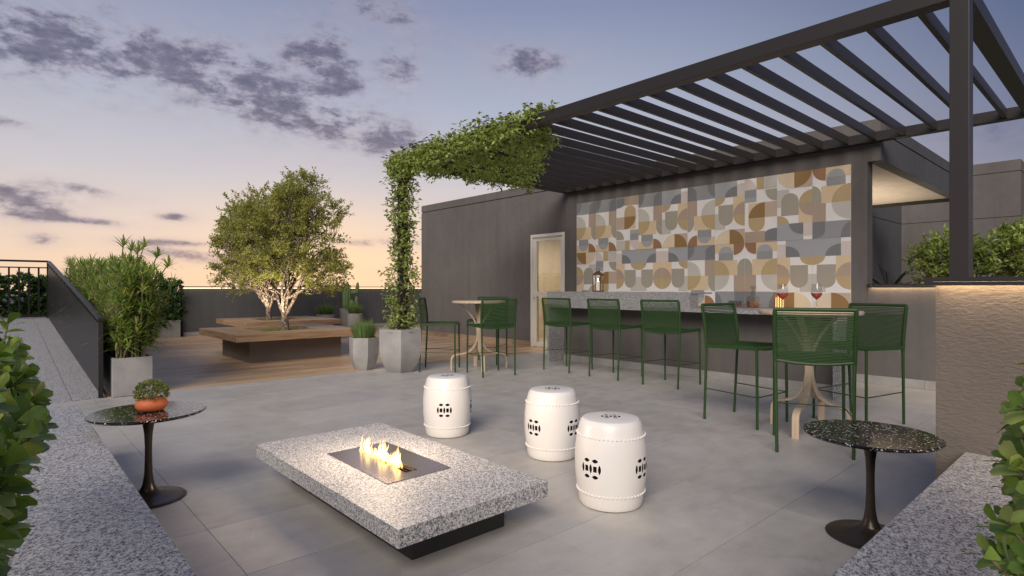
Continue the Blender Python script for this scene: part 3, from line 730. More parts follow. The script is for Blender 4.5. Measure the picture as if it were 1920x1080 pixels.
MB().lathe([(.045, 0), (.062, .004), (.078, .022), (.082, .040), (.076, .058), (.064, .070), (.060, .073), (.055, .070), (.050, .060), (.0001, .060)], 36, cap1=False).build('pot', M['terra'], pt, smooth=40)
m = MB()
for i in range(1500):
    v = Vector((random.gauss(0, 1), random.gauss(0, 1), random.gauss(0, 1))).normalized()
    if v.z < -.45: continue
    rr = U(.78, 1.05); p = Vector((v.x * .080 * rr, v.y * .080 * rr, .102 + v.z * .068 * rr))
    d = (v + Vector((U(-.7, .7), U(-.7, .7), U(-.3, .8)))).normalized(); m.leaf(p, d, v, U(.010, .017), U(.007, .010))
m.build('foliage', M['box_leaf'], pt, kind='stuff')
m = MB()
for i in range(24):
    a_ = U(0, 6.28); m.tube([(0, 0, .055), (.03 * math.cos(a_), .03 * math.sin(a_), .09), (.06 * math.cos(a_), .06 * math.sin(a_), U(.09, .14))], .0012, 4)
m.build('stems', M['cane'], pt, kind='stuff')
# ------------------------------------------------------------------ bar counter
bc = thing('bar_counter', 'long bar counter with granite top, raised granite block and granite end panels', 'bar counter', (6.62, 4.33, 0))
def q(m, x0, x1, y0, y1, z0, z1): return m.box(x0 - 6.62, x1 - 6.62, y0 - 4.33, y1 - 4.33, z0, z1)
q(MB(), 6.62, 7.40, 2.18, 6.48, .890, .935).build('counter_top', M['granite_bar'], bc, bev=.002)
q(MB(), 6.62, 6.98, 2.18, 2.225, 0, .8895).build('end_panel', M['granite_bar'], bc)
q(MB(), 6.62, 6.98, 6.435, 6.48, 0, .8895).build('end_panel', M['granite_bar'], bc)
q(MB(), 6.985, 7.33, 2.226, 6.434, 0, .8895).build('base', M['paint'], bc)
q(MB(), 6.6205, 6.82, 3.91, 6.478, .9355, 1.120).build('raised_block', M['granite_bar'], bc)
q(MB(), 6.62, 7.16, 3.90, 6.48, 1.1205, 1.142).build('bar_shelf', M['granite_bar'], bc, bev=.002)
for i in range(7): inst('skirting_tile', skg, bc, (6.985 - 6.62 - .0125, 2.23 + .6 * i - 4.33, .002))
kc = thing('back_counter', 'granite work counter along the wall under the tile mural', 'counter', (7.62, 4.9, 0))
MB().box(0, .518, -2.36, 2.28, .890, .923).build('counter_top', M['granite_bar'], kc)
MB().box(.04, .518, -2.34, 2.26, 0, .8895).build('cabinet', M['base'], kc)
# ------------------------------------------------------------------ bar stools
st_ = thing('bar_stool', 'green rope bar stool', 'bar stool')
def sidepts(s_):   # rear leg and back post of one side
    return [(-.262, s_ * .243, 0), (-.250, s_ * .247, .3), (-.236, s_ * .252, .62), (-.234, s_ * .254, .70), (-.240, s_ * .257, .80), (-.256, s_ * .258, .92), (-.276, s_ * .258, 1.045)]
fr = MB()
for s_ in (-1, 1):
    fr.tube(sidepts(s_)[2:], .0135, 10)
fr.tube([sidepts(-1)[-1], sidepts(1)[-1]], .0145, 10)
fr.tube([(-.234, -.252, .672), (-.234, -.12, .655), (-.234, 0, .650), (-.234, .12, .655), (-.234, .252, .672)], .012, 8)
for s_ in (-1, 1): fr.tube([(-.234, s_ * .252, .672), (0, s_ * .250, .676), (.245, s_ * .243, .680)], .013, 8)
fr.tube([(.245, -.255, .680), (.245, .255, .680)], .013, 8)
# rope wound round the frame
for s_ in (-1, 1):
    P0 = sidepts(s_)
    for k in range(46):
        z = .66 + k * .0082
        for a, b in zip(P0[2:], P0[3:]):
            if a[2] <= z <= b[2] + 1e-6:
                t_ = (z - a[2]) / (b[2] - a[2]); cx, cy = a[0] + (b[0] - a[0]) * t_, a[1] + (b[1] - a[1]) * t_
                fr.lathe([(.0135, -.0035), (.0168, -.0015), (.0168, .0015), (.0135, .0035)], 8, (cx, cy, z), cap0=False, cap1=False); break
    for k in range(44):
        x = -.225 + k * .0105; y0 = s_ * (.251 - .008 * (k / 44))
        fr.box(x - .0042, x + .0042, y0 - .0165, y0 + .0165, .6605 + k * .00018, .6925 + k * .00018)
fr.build('frame', M['green'], st_, smooth=40)
for s_ in (-1, 1):
    MB().tube(sidepts(s_)[:3] + [(-.235, s_ * .253, .662)], [.0115, .012, .0125, .0125], 10).build('leg', M['greend'], st_, smooth=40)
    MB().tube([(.252, s_ * .247, 0), (.250, s_ * .246, .3), (.245, s_ * .243, .668)], [.0115, .012, .0125], 10).build('leg', M['greend'], st_, smooth=40)
m = MB()
for s_ in (-1, 1): m.tube([(-.250, s_ * .247, .285), (.25, s_ * .246, .27)], .0052, 6)
m.tube([(.25, -.246, .27), (.25, .246, .27)], .0052, 6)
m.build('footrest', M['greend'], st_, smooth=40)
m = MB()
for k in range(45):
    x = -.224 + k * .0104; zz = .678 + (.004 if k % 2 else 0)
    m.tube([(x, -.250, zz), (x, -.08, zz - .016), (x, .08, zz - .016), (x, .250, zz)], .0046, 5, False)
m.build('seat', M['green'], st_, smooth=60, kind='stuff')
m = MB()
P0 = sidepts(1)
for k in range(33):
    z = .668 + k * .0106 + (.0 if k < 29 else (k - 28) * .003)
    for a, b in zip(P0[2:], P0[3:]):
        if a[2] <= z <= b[2]:
            t_ = (z - a[2]) / (b[2] - a[2]); x = a[0] + (b[0] - a[0]) * t_; yy = a[1] + (b[1] - a[1]) * t_
            m.tube([(x, -yy, z), (x - .006, -yy * .4, z), (x - .006, yy * .4, z), (x, yy, z)], .0044, 5, False); break
m.build('backrest', M['green'], st_, smooth=60, kind='stuff')
SG = 'green rope bar stools'
spots = [(4.58, 1.69, math.atan2(.42, .907), 'green rope stool with its back to the viewer before the wine glasses'),
         (5.04, 2.42, math.atan2(-1, -.087), 'green rope stool on the left of the table with wine glasses'),
         (5.76, 1.73, math.atan2(.3, -.95), 'green rope stool on the right of the table with wine glasses, by the low wall'),
         (6.235, 3.94, .02, 'green rope stool at the bar, nearest the table with wine glasses'),
         (6.235, 4.80, -.02, 'green rope stool in the middle of the three at the bar'),
         (6.245, 5.68, .03, 'green rope stool at the far end of the bar by the glazed door'),
         (4.85, 6.94, math.atan2(-.69, .72), 'green rope stool beside the big vine planter, seen from the side'),
         (5.135, 6.125, math.atan2(.97, .24), 'green rope stool turned towards the dark wall at the empty pale table'),
         (5.88, 7.10, math.atan2(-.5, -.85), 'green rope stool half hidden on the far side of the empty pale table')]
for i, (x, y, rz, lab) in enumerate(spots):
    o = st_ if i == 0 else copy_tree(st_)
    o.location = (x, y, 0); o.rotation_euler = (0, 0, rz); tag(o, lab, 'bar stool', SG)
# ------------------------------------------------------------------ high tables on bent wooden legs
def bez(P, n):
    out = []
    for i in range(n + 1):
        t_ = i / n; a = (1 - t_) ** 3; b = 3 * t_ * (1 - t_) ** 2; c = 3 * t_ * t_ * (1 - t_); d = t_ ** 3
        out.append((a * P[0][0] + b * P[1][0] + c * P[2][0] + d * P[3][0], a * P[0][1] + b * P[1][1] + c * P[2][1] + d * P[3][1]))
    return out
leg_p = bez([(.30, .972), (.10, .80), (.028, .70), (.026, .52)], 9) + bez([(.026, .52), (.03, .33), (.12, .235), (.30, .225)], 9)[1:] + bez([(.30, .225), (.38, .218), (.41, .20), (.415, .14)], 6)[1:] + [(.418, .0)]
def high_table(x, y, rz, label):
    t_ = thing('high_table', label, 'high table', (x, y, 0), rz, 'high tables on bentwood legs')
    MB().lathe([(.0001, .974), (.385, .974), (.398, .980), (.402, .992), (.398, 1.006), (.392, 1.01), (.0001, 1.01)], 64, cap0=False, cap1=False).build('table_top', M['pale'], t_, smooth=35)
    for k in range(4):
        a_ = k * math.pi / 2; ca, sa = math.cos(a_), math.sin(a_); off = .012
        MB().ribbon([(r_ * (.72 if k % 2 else 1) * ca, r_ * (.72 if k % 2 else 1) * sa, z_) for r_, z_ in leg_p], (-sa, ca, 0), .052, .020).build('leg', M['pale'], t_, smooth=35)
high_table(5.14, 1.91, math.atan2(.05, .415), 'pale round high table carrying two glasses of red wine')
high_table(5.33, 6.63, math.atan2(-.28, .31) + .25, 'pale round high table with nothing on it, near the vine planter')
# ------------------------------------------------------------------ wine glasses
gw = thing('wine_glass', 'glass of red wine', 'wine glass')
bp = [(.006, .086), (.014, .096), (.030, .110), (.042, .128), (.046, .146), (.043, .175), (.036, .225)]
MB().lathe(prof_fine(bp, 3), 32, cap1=False).build('bowl', M['thin'], gw, smooth=60)
MB().lathe([(.033, 0), (.032, .003), (.012, .007), (.005, .014), (.0038, .04), (.0038, .075), (.006, .087)], 20).build('stem', M['thin'], gw, smooth=60)
MB().lathe([(.002, .088), (.012, .097), (.0285, .111), (.0405, .129), (.0443, .144), (.0001, .1445)], 32, cap1=False).build('wine', M['wine'], gw, smooth=40)
for i, (x, y, lab) in enumerate([(5.06, 2.10, 'glass of red wine left on the high table'), (5.27, 1.90, 'glass of red wine right on the high table')]):
    o = gw if i == 0 else copy_tree(gw)
    o.location = (x, y, 1.011); tag(o, ('glass of red wine on the high table, the one nearer the bar', 'glass of red wine on the high table, the one farther right')[i], 'wine glass', 'two glasses of red wine')
# ------------------------------------------------------------------ things on the bar
ln = thing('lantern', 'brown metal lantern with a lit white candle, standing on the raised granite bar', 'lantern', (6.86, 5.62, 1.143), .35)
m = MB(); m.box(-.07, .07, -.07, .07, 0, .018)
for a in (-1, 1):
    for b in (-1, 1): m.box(a * .06 - .006, a * .06 + .006, b * .06 - .006, b * .06 + .006, .0185, .2485)
m.box(-.068, .068, -.068, .068, .249, .258)
m.lathe([(.092, .2585), (.088, .268), (.062, .290), (.035, .303), (.032, .318), (.0001, .319)], 4, rot=math.pi / 4, cap1=False)
m.build('frame', M['lanternm'], ln, smooth=30)
m = MB(); m.tube([(0, .028 * math.cos(R(x)), .336 + .026 * math.sin(R(x))) for x in range(-80, 261, 20)], .004, 6); m.build('handle', M['lanternm'], ln, smooth=60)
MB().lathe([(.034, .019), (.034, .158), (.028, .162), (.0001, .158)], 24, cap1=False).build('candle', M['wax'], ln, smooth=40)
MB().lathe([(.002, .164), (.006, .174), (.0055, .184), (.0005, .204)], 10).build('flame', M['spark'], ln, smooth=60)
la = bpy.data.lights.new('lantern_light', 'POINT'); la.energy = .8; la.color = (1, .66, .34); la.shadow_soft_size = .02
lo = bpy.data.objects.new('lantern_light', la); C.objects.link(lo); lo.location = (6.86, 5.62, 1.143 + .225)
ch = thing('candle_holder', 'pierced copper candle holder glowing on the back counter', 'candle holder', (7.86, 3.30, .924))
m = MB(); n = 32; rr = .078; H_ = .205; rowsn = 15
vs = [(rr * math.cos(2 * math.pi * (k + .5 * (i % 2)) / n), rr * math.sin(2 * math.pi * (k + .5 * (i % 2)) / n), H_ * i / rowsn) for i in range(rowsn + 1) for k in range(n)]
fs = []
for i in range(rowsn):
    for k in range(n):
        if 0 < i < rowsn - 1 and (k % 2 == 0): continue
        fs.append((i*n+k, i*n+(k+1) % n, (i+1)*n+(k+1) % n, (i+1)*n+k))
m.add(vs, fs); m.build('shade', M['copper'], ch)
MB().lathe([(.0001, 0), (.077, 0), (.077, .004), (.0001, .004)], 24, cap0=False, cap1=False).build('base', M['copper'], ch)
MB().lathe([(.055, .006), (.058, .10), (.050, .15), (.0001, .152)], 20, cap1=False).build('candle', M['glowc'], ch, smooth=60)
la = bpy.data.lights.new('holder_light', 'POINT'); la.energy = .5; la.color = (1, .6, .28); la.shadow_soft_size = .02
lo = bpy.data.objects.new('holder_light', la); C.objects.link(lo); lo.location = (7.86, 3.30, .924 + .18)
ty = thing('tray', 'rectangular copper wire tray holding a decanter and tumblers', 'tray', (7.86, 3.83, .924))
MB().box(-.10, .10, -.24, .24, 0, .006).build('tray_base', M['copper'], ty)
m = MB()
for z in (.045,): m.tube([(-.10, -.24, z), (.10, -.24, z), (.10, .24, z), (-.10, .24, z), (-.10, -.24, z)], .004, 6)
for a in (-.1, .1):
    for b in (-.24, -.08, .08, .24): m.tube([(a, b, .0062), (a, b, .045)], .003, 6)
m.build('rail', M['copper'], ty)
dc = thing('decanter', 'square cut glass decanter with stopper on the wire tray', 'decanter', (7.86, 3.67, .9305), .3)
m = MB(); m.lathe([(.082, 0), (.086, .01), (.086, .13), (.075, .15), (.035, .165), (.026, .18), (.026, .215), (.036, .222)], 8, rot=R(22.5), cap1=False); m.build('body', M['thin'], dc, smooth=20)
m = MB(); m.lathe([(.02, .2225), (.022, .232), (.012, .240), (.040, .258), (.046, .28), (.036, .298), (.001, .30)], 8); m.build('stopper', M['thin'], dc, smooth=20)
MB().lathe([(.076, .006), (.079, .012), (.079, .085), (.0001, .086)], 8, rot=R(22.5), cap1=False).build('whisky', M['copper'], dc)
tm_ = MB().lathe([(.032, 0), (.036, .004), (.040, .088), (.037, .088), (.033, .012), (.0001, .010)], 12, cap1=False).mesh('tumbler', M['thin'], smooth=20)
for i, (dx, dy) in enumerate([(-.04, .02), (.04, .07), (-.03, .12), (.04, .185)]):
    o = inst('tumbler', tm_, None, (7.86 + dx, 3.83 + dy, .9305)); tag(o, ('clear tumbler next to the decanter on the wire tray', 'clear tumbler second from the decanter on the wire tray', 'clear tumbler third from the decanter on the wire tray', 'clear tumbler at the far end of the wire tray')[i], 'tumbler', 'tumblers on the wire tray')
# ------------------------------------------------------------------ square benches round the trees
def bench(cx, cy, lab):
    t_ = thing('tree_bench', lab, 'bench', (cx, cy, 0), 0, 'square timber benches around the trees')
    w2, h2 = 1.07, .50
    MB().box(-w2, w2, -w2, -h2 - .001, .37, .48).build('board', M['benchx'], t_, bev=.004)
    MB().box(-w2, w2, h2 + .001, w2, .37, .48).build('board', M['benchx'], t_, bev=.004)
    MB().box(-w2, -h2, -h2, h2, .37, .48).build('board', M['benchy'], t_, bev=.004)
    MB().box(h2, w2, -h2, h2, .37, .48).build('board', M['benchy'], t_, bev=.004)
    MB().frame(-.775, .775, -.73, .73, 0, .369, -.49, .49, -.49, .49).build('base', M['basew'], t_, fix=True)
    MB().lathe([(.40, .05), (.42, .44), (.37, .44), (.355, .40), (.0001, .40)], 40, cap1=False).build('planter_ring', M['conc'], t_, smooth=40)
    MB().box(-.489, .489, -.489, .489, .02, .30).build('soil', M['soil'], t_)
    m = MB()
    for i in range(1800):
        a_, r_ = U(0, 6.283), .35 * math.sqrt(rnd()); m.blade((r_ * math.cos(a_), r_ * math.sin(a_), .40), (U(-.4, .4), U(-.4, .4), 1), U(.06, .12), .007, .2, 2)
    m.build('grass', M['lawn'], t_, kind='stuff')
bench(3.775, 10.29, 'square timber bench around the nearer tree, in front of the other bench')
bench(4.92, 13.58, 'square timber bench around the farther tree, close to the parapet')
# ------------------------------------------------------------------ trees
def tree(name, lab, x, y, z0, crown, nst, seed, nclu, nleaf, keep, lsz=.054):
    random.seed(seed)
    t_ = thing(name, lab, 'tree', (x, y, z0), 0, 'young trees growing out of the timber benches')
    tr_ = MB(); tw = MB(); lf_ = MB()
    nodes = []
    fork = Vector((0, 0, .34)); tr_.tube([(0, 0, -.12), (.005, 0, .1), (.0, .01, .25), fork], [.075, .062, .057, .058], 12)
    for k in range(nst):
        a_ = 2 * math.pi * (k + U(-.25, .25)) / nst; sp = U(.35, .80) if k else .12
        p = fork + Vector((math.cos(a_) * .015, math.sin(a_) * .015, -.04)); v = Vector((math.cos(a_) * sp * .85, math.sin(a_) * sp * .85, 1)).normalized()
        pts = [p]; L = U(1.45, 1.95); n = 11
        for i in range(n):
            v = (v + Vector((U(-.18, .18), U(-.18, .18), U(-.05, .08)))).normalized(); p = p + v * L / n; pts.append(p)
        r0 = U(.024, .034); rs = [r0 * (1 - .86 * i / n) + .003 for i in range(n + 1)]
        tr_.tube(pts, rs, 8); nodes += [(q_, r_) for q_, r_ in zip(pts[3:], rs[3:])]
        for b in range(4):                                  # side limbs
            i0 = random.randint(2, 7); pb = pts[i0]; vb = (Vector((U(-1, 1), U(-1, 1), U(.25, 1.0)))).normalized(); vb = (vb + Vector((pb.x, pb.y, 0)).normalized() * .6).normalized()
            q_ = [pb]; n2 = 7; L2 = U(.5, .95)
            for i in range(n2):
                vb = (vb + Vector((U(-.22, .22), U(-.22, .22), U(-.05, .14)))).normalized(); pb = pb + vb * L2 / n2; q_.append(pb)
            r2 = rs[i0] * .68; rr = [r2 * (1 - .8 * i / n2) + .002 for i in range(n2 + 1)]
            tr_.tube(q_, rr, 6); nodes += list(zip(q_[2:], rr[2:]))
    tr_.build('trunk', M['bark'], t_, smooth=60)
    clus = []; tries = 0
    while len(clus) < nclu and tries < 40000:
        tries += 1
        l = random.choice(crown); v = Vector((random.gauss(0, 1), random.gauss(0, 1), random.gauss(0, 1))).normalized(); rr = rnd() ** .42
        p = Vector((l[0] + v.x * l[3] * rr, l[1] + v.y * l[3] * rr, l[2] + v.z * l[4] * rr))
        if not keep(p): continue
        if mnoise.noise(p * 2.3 + Vector((seed, 0, 0))) < -.30: continue
        if rr < .5 and rnd() < .5: continue
        clus.append(p)
    for p in clus:
        q_, r_ = min(nodes, key=lambda nd_: (nd_[0] - p).length + (.35 if nd_[0].z > p.z else 0))
        mid = (q_ + p) / 2 + Vector((U(-.06, .06), U(-.06, .06), -.05)); tw.tube([q_, mid, p], [min(.008, r_), .0045, .002], 4, False)
        out = (p - Vector((0, 0, .9))).normalized()
        for s_ in range(4):
            v = (out * .7 + Vector((U(-1, 1), U(-1, 1), U(-.6, 1)))).normalized(); L = U(.12, .27); e_ = p + v * L
            tw.tube([p, e_], [.0022, .001], 3, False)
            for i in range(nleaf):
                t_f = U(.1, 1.05); c = p + v * L * t_f + Vector((U(-1, 1), U(-1, 1), U(-1, 1))) * .025
                d = (v * .5 + Vector((U(-1, 1), U(-1, 1), U(-.8, .8)))).normalized(); lf_.leaf(c, d, (U(-.6, .6), U(-.6, .6), 1), lsz * U(.7, 1.25), lsz * U(.40, .58))
    tw.build('twigs', M['bark'], t_, kind='stuff'); lf_.build('crown', M['tree_leaf'], t_, kind='stuff')
for (lx, ly) in ((3.52, 9.86), (4.55, 13.16)):
    la = bpy.data.lights.new('tree_uplight', 'SPOT'); la.energy = 90; la.color = (1, .84, .60); la.spot_size = R(110); la.spot_blend = .8; la.shadow_soft_size = .04
    lo = bpy.data.objects.new('tree_uplight', la); C.objects.link(lo); lo.location = (lx, ly, .50); lo.rotation_euler = (R(168), R(8), 0)
def view_right(p): return .742 * p.x - .6705 * p.y
tree('young_tree', 'leafy multi stemmed tree rising from the nearer timber bench', 3.82, 10.25, .42,
     [(.0, .0, 1.62, .86, .90), (.30, -.25, 1.95, .66, .80), (-.30, .28, 1.75, .66, .78), (.44, -.44, 1.15, .50, .50), (-.28, .28, 1.2, .62, .50), (.15, -.12, 2.2, .52, .60)], 7, 4, 440, 17,
     lambda p: p.z > .62 + .35 * max(0, 1 - math.hypot(p.x, p.y) / .8))
tree('young_tree', 'leafy multi stemmed tree in the farther bench, behind the nearer tree', 4.70, 13.62, .42,
     [(-.1, .08, 1.75, .92, 1.0), (-.46, .42, 1.5, .66, .80), (-.30, .30, 2.1, .66, .80), (.1, -.1, 2.35, .70, .70)], 7, 9, 440, 17,
     lambda p: p.z > .60 + .35 * max(0, 1 - math.hypot(p.x, p.y) / .8), .068)
# ------------------------------------------------------------------ planters
def tulip_planter(mb, w, h, n, rot, taper=.56):
    p = [(w * .99, h), (w * 1.0, h * .995)]
    prof = []
    for i in range(15):
        t_ = i / 14; z = h * t_
        k = 1 if t_ > .55 else taper + (1 - taper) * math.sin((t_ / .55) * math.pi / 2) ** .85
        prof.append((w * k, z))
    prof += [(w * .93, h), (w * .91, h - .04), (.0001, h - .04)]
    return mb.lathe(prof, n, rot=rot, cap1=False)
def grass_clump(mb, n, r, L, W, spread, z0):
    for i in range(n):
        a_ = U(0, 6.283); r_ = r * math.sqrt(rnd()); s_ = spread * (r_ / r) * U(.6, 1.2)
        mb.blade((r_ * math.cos(a_) * .8, r_ * math.sin(a_) * .8, z0), (s_ * math.cos(a_), s_ * math.sin(a_), 1), L * U(.65, 1.1), W, U(.05, .35), 4)
random.seed(21)
vp = thing('planter', 'large faceted concrete planter at the foot of the vine post', 'planter', (4.32, 7.19, 0), 0, 'faceted concrete planters')
tulip_planter(MB(), .335, .62, 6, R(62)).build('pot', M['conc'], vp, smooth=35)
MB().lathe([(.30, .575), (.0001, .59)], 20, cap0=False, cap1=False).build('soil', M['soil'], vp)
gp = thing('planter', 'smaller faceted concrete planter with upright grass, left of the vine planter', 'planter', (4.03, 7.72, 0), 0, 'faceted concrete planters')
tulip_planter(MB(), .215, .475, 6, R(78), .62).build('pot', M['conc'], gp, smooth=35)
MB().lathe([(.19, .434), (.0001, .445)], 20, cap0=False, cap1=False).build('soil', M['soil'], gp)
def grass_plant(label, x, y, z, n, r, L, W, spread):
    t_ = thing('ornamental_grass', label, 'plant', (x, y, z), 0, 'clumps of ornamental grass in planters')
    m = MB(); grass_clump(m, n, r, L, W, spread, 0); m.build('blades', M['grass'], t_, kind='stuff')
grass_plant('clump of upright green grass beside the vine planter', 4.03, 7.72, .44, 620, .17, .36, .009, .42)
pp = thing('planter', 'round pale concrete bowl by the parapet, right of the farther bench', 'planter', (6.76, 15.15, 0), 0, 'planters by the parapet')
MB().lathe([(.20, 0), (.235, .2), (.25, .47), (.235, .475), (.22, .44), (.0001, .44)], 28, cap1=False).build('pot', M['conc'], pp, smooth=40)
grass_plant('fountain grass in the bowl right of the farther bench', 6.76, 15.15, .44, 420, .18, .46, .013, .95)
pp = thing('planter', 'tall square concrete planter holding the cactus by the parapet', 'planter', (7.52, 15.42, 0), R(24), 'planters by the parapet')
MB().lathe([(.235, 0), (.27, .60), (.24, .605), (.23, .56), (.0001, .56)], 4, cap1=False).build('pot', M['concd'], pp, smooth=30)
pp = thing('planter', 'round pale concrete planter in front of the cactus planter', 'planter', (7.32, 14.55, 0), 0, 'planters by the parapet')
MB().lathe([(.17, 0), (.20, .2), (.215, .50), (.20, .505), (.19, .47), (.0001, .47)], 28, cap1=False).build('pot', M['conc'], pp, smooth=40)
grass_plant('soft grass in the round planter in front of the cactus', 7.32, 14.55, .47, 420, .16, .38, .012, .75)
def cactus(label, x, y, z, parts):
    t_ = thing('cactus', label, 'cactus', (x, y, z))
    for pts, r_ in parts:
        m = MB(); pts = [Vector(p) for p in pts]; n = 22; N_ = 18
        fine = []
        for i in range(len(pts) - 1):
            for j in range(6): fine.append(pts[i].lerp(pts[i + 1], j / 6))
        fine.append(pts[-1]); L = len(fine)
        rs = [r_ * (min(1, .55 + i / 5) * (1 if i < L - 6 else max(.03, math.sqrt(max(0, 1 - ((i - L + 6) / 5) ** 2))))) for i in range(L)]
        m.tube(fine, rs, n)
        for i in range(len(m.v)):                         # ribs
            k = i % n
            if k % 2 and i // n < L:
                c = fine[i // n]; v = Vector(m.v[i]); m.v[i] = tuple(c + (v - c) * .74)
        m.build('stem', M['cactus'], t_, smooth=80)
cactus('branched columnar cactus in the tall square planter', 7.52, 15.42, .56,
       [([(0, 0, 0), (0, 0, .3), (0, 0, .82)], .125), ([(-.06, .05, .55), (-.20, .16, .58), (-.22, .17, .84)], .055), ([(.06, -.05, .5), (.22, -.18, .53), (.24, -.19, .82)], .055),
        ([(.0, -.1, 0), (.06, -.18, .1), (.06, -.18, .32)], .07), ([(.08, -.06, .0), (.2, -.16, .08), (.21, -.17, .42)], .06)])
pp = thing('planter', 'concrete planter mostly hidden beyond the corner of the dark building', 'planter', (10.22, 14.9, 0), R(10), 'planters by the parapet')
MB().lathe([(.22, 0), (.25, .55), (.22, .555), (.21, .5), (.0001, .5)], 4, cap1=False).build('pot', M['concd'], pp, smooth=30)
cactus('cactus arm peeping out past the corner of the dark building', 10.22, 14.9, .5, [([(0, 0, 0), (0, 0, .4), (0, 0, 1.0)], .12), ([(-.06, .03, .4), (-.21, .13, .45), (-.22, .14, .72)], .06)])
# ------------------------------------------------------------------ flowering vine on the post and the pergola
random.seed(31)
vi = thing('flowering_vine', 'green vine with purple flowers climbing the post and spreading over the pergola corner', 'vine', (4.40, 7.36, .58))
O = Vector((4.40, 7.36, .58)); lm = MB(); fmb = MB(); sm_ = MB()
def vclump(p, n, rad, down=0.):
    for i in range(n):
        c = Vector(p) + Vector((random.gauss(0, rad), random.gauss(0, rad), random.gauss(0, rad * .8))) - O
        d = Vector((U(-1, 1), U(-1, 1), U(-1.0, .5))).normalized(); L = U(.042, .080)
        lm.leaf(c, d, (U(-.7, .7), U(-.7, .7), 1), L, L * U(.5, .72))
def flower(p):
    c = Vector(p) - O
    for k in range(5):
        a_ = k * 1.257 + U(0, .3); fmb.leaf(c, (math.cos(a_), math.sin(a_), U(-.2, .6)), (0, 0, 1), .034, .024)
for s_ in range(11):                                        # stems twining up the post
    a0 = U(0, 6.28); pts = []
    for i in range(30):
        z = .58 + 2.46 * i / 29; r_ = .085 + .05 * math.sin(i * .9 + s_) + .03; a_ = a0 + i * .28 * (1 if s_ % 2 else -1)
        pts.append(Vector((4.50 + r_ * math.cos(a_), 7.41 + r_ * math.sin(a_), z)) - O)
    pts[0] = Vector((4.36 + U(-.12, .12), 7.24 + U(-.12, .12), .58)) - O
    sm_.tube(pts, .006, 5)
for i in range(430):                                        # foliage round the post
    z = .62 + 2.5 * rnd(); k = .150 + .035 * math.sin(z * 6) + (.07 if z < 1.45 else 0) + (.03 if z > 2.7 else 0)
    a_ = U(0, 6.283); r_ = k * U(.55, 1.15)
    if rnd() < .25 and 1.5 < z < 2.6 and mnoise.noise(Vector((a_, z * 2, 0))) < 0: continue
    vclump((4.49 + r_ * math.cos(a_) - .03, 7.40 + r_ * math.sin(a_) - .03, z), 7, .045)
for i in range(80):
    z = .9 + 2.3 * rnd(); a_ = U(0, 6.283); flower((4.48 + .23 * math.cos(a_), 7.39 + .23 * math.sin(a_), z))
def hang(p0, L):
    p = Vector(p0); pts = [p - O]
    n = max(3, int(L / .05)); v = Vector((U(-.3, .3), U(-.3, .3), -1))
    for i in range(n):
        p = p + (v.normalized() + Vector((U(-.4, .4), U(-.4, .4), 0))) * L / n; pts.append(p - O); vclump(p, 5, .035)
    sm_.tube(pts, .003, 4, False)
cnt = 0
while cnt < 900:                                            # on top of and under the slats, thickest in the corner
    x = 4.38 + 3.0 * rnd() ** 1.15; y = 4.45 + 3.1 * rnd()
    a = (x - 4.44) / 2.9; b = (7.46 - y) / 2.9
    if a + b * .93 > 1.02 + .12 * mnoise.noise(Vector((x * 3, y * 3, 0))): continue
    cnt += 1
    edge = x < 4.60
    if edge or rnd() < .35:
        vclump((x if not edge else U(4.38, 4.60), y, U(3.08, 3.19)), 8, .042)
        if rnd() < .5: flower((x, y, U(3.14, 3.29)))
        if rnd() < .08 and y > 5: vclump((x, y, U(3.22, 3.32)), 5, .03)
    elif rnd() < .88: vclump((x, y, U(2.98, 3.10)), 9, .042)
    else: vclump((x, y, 3.0), 5, .045); hang((x, y, 3.0), U(.04, .12))
for i in range(210):                                        # over the outer faces of the two beams
    y = 7.5 - 2.8 * rnd() ** 1.25
    dens_ = 1 - (7.5 - y) / 2.9
    vclump((4.40, y, U(2.98, 3.16)), 8, .05)
    if rnd() < .75 * dens_ + .1: hang((U(4.36, 4.42), y, 3.04), U(.04, .16) * (.5 + dens_))
    if rnd() < .3: flower((4.36, y, U(3.0, 3.25)))
for i in range(120):
    x = 4.5 + 2.7 * rnd() ** 1.1
    if rnd() < .85: vclump((x, 7.42 + U(-.10, .05), U(3.04, 3.17)), 7, .038)
    else: hang((x, 7.35, 3.02), U(.03, .07))
for i in range(16):
    y = U(4.25, 4.75); vclump((U(4.40, 4.56), y, U(3.13, 3.20)), 6, .04)
for i in range(10): hang((U(4.7, 5.0), U(4.55, 5.0), 3.0), U(.05, .16))
lm.build('foliage', M['vine_leaf'], vi, kind='stuff'); fmb.build('flowers', M['purple'], vi, kind='stuff'); sm_.build('stems', M['vine_stem'], vi, kind='stuff')
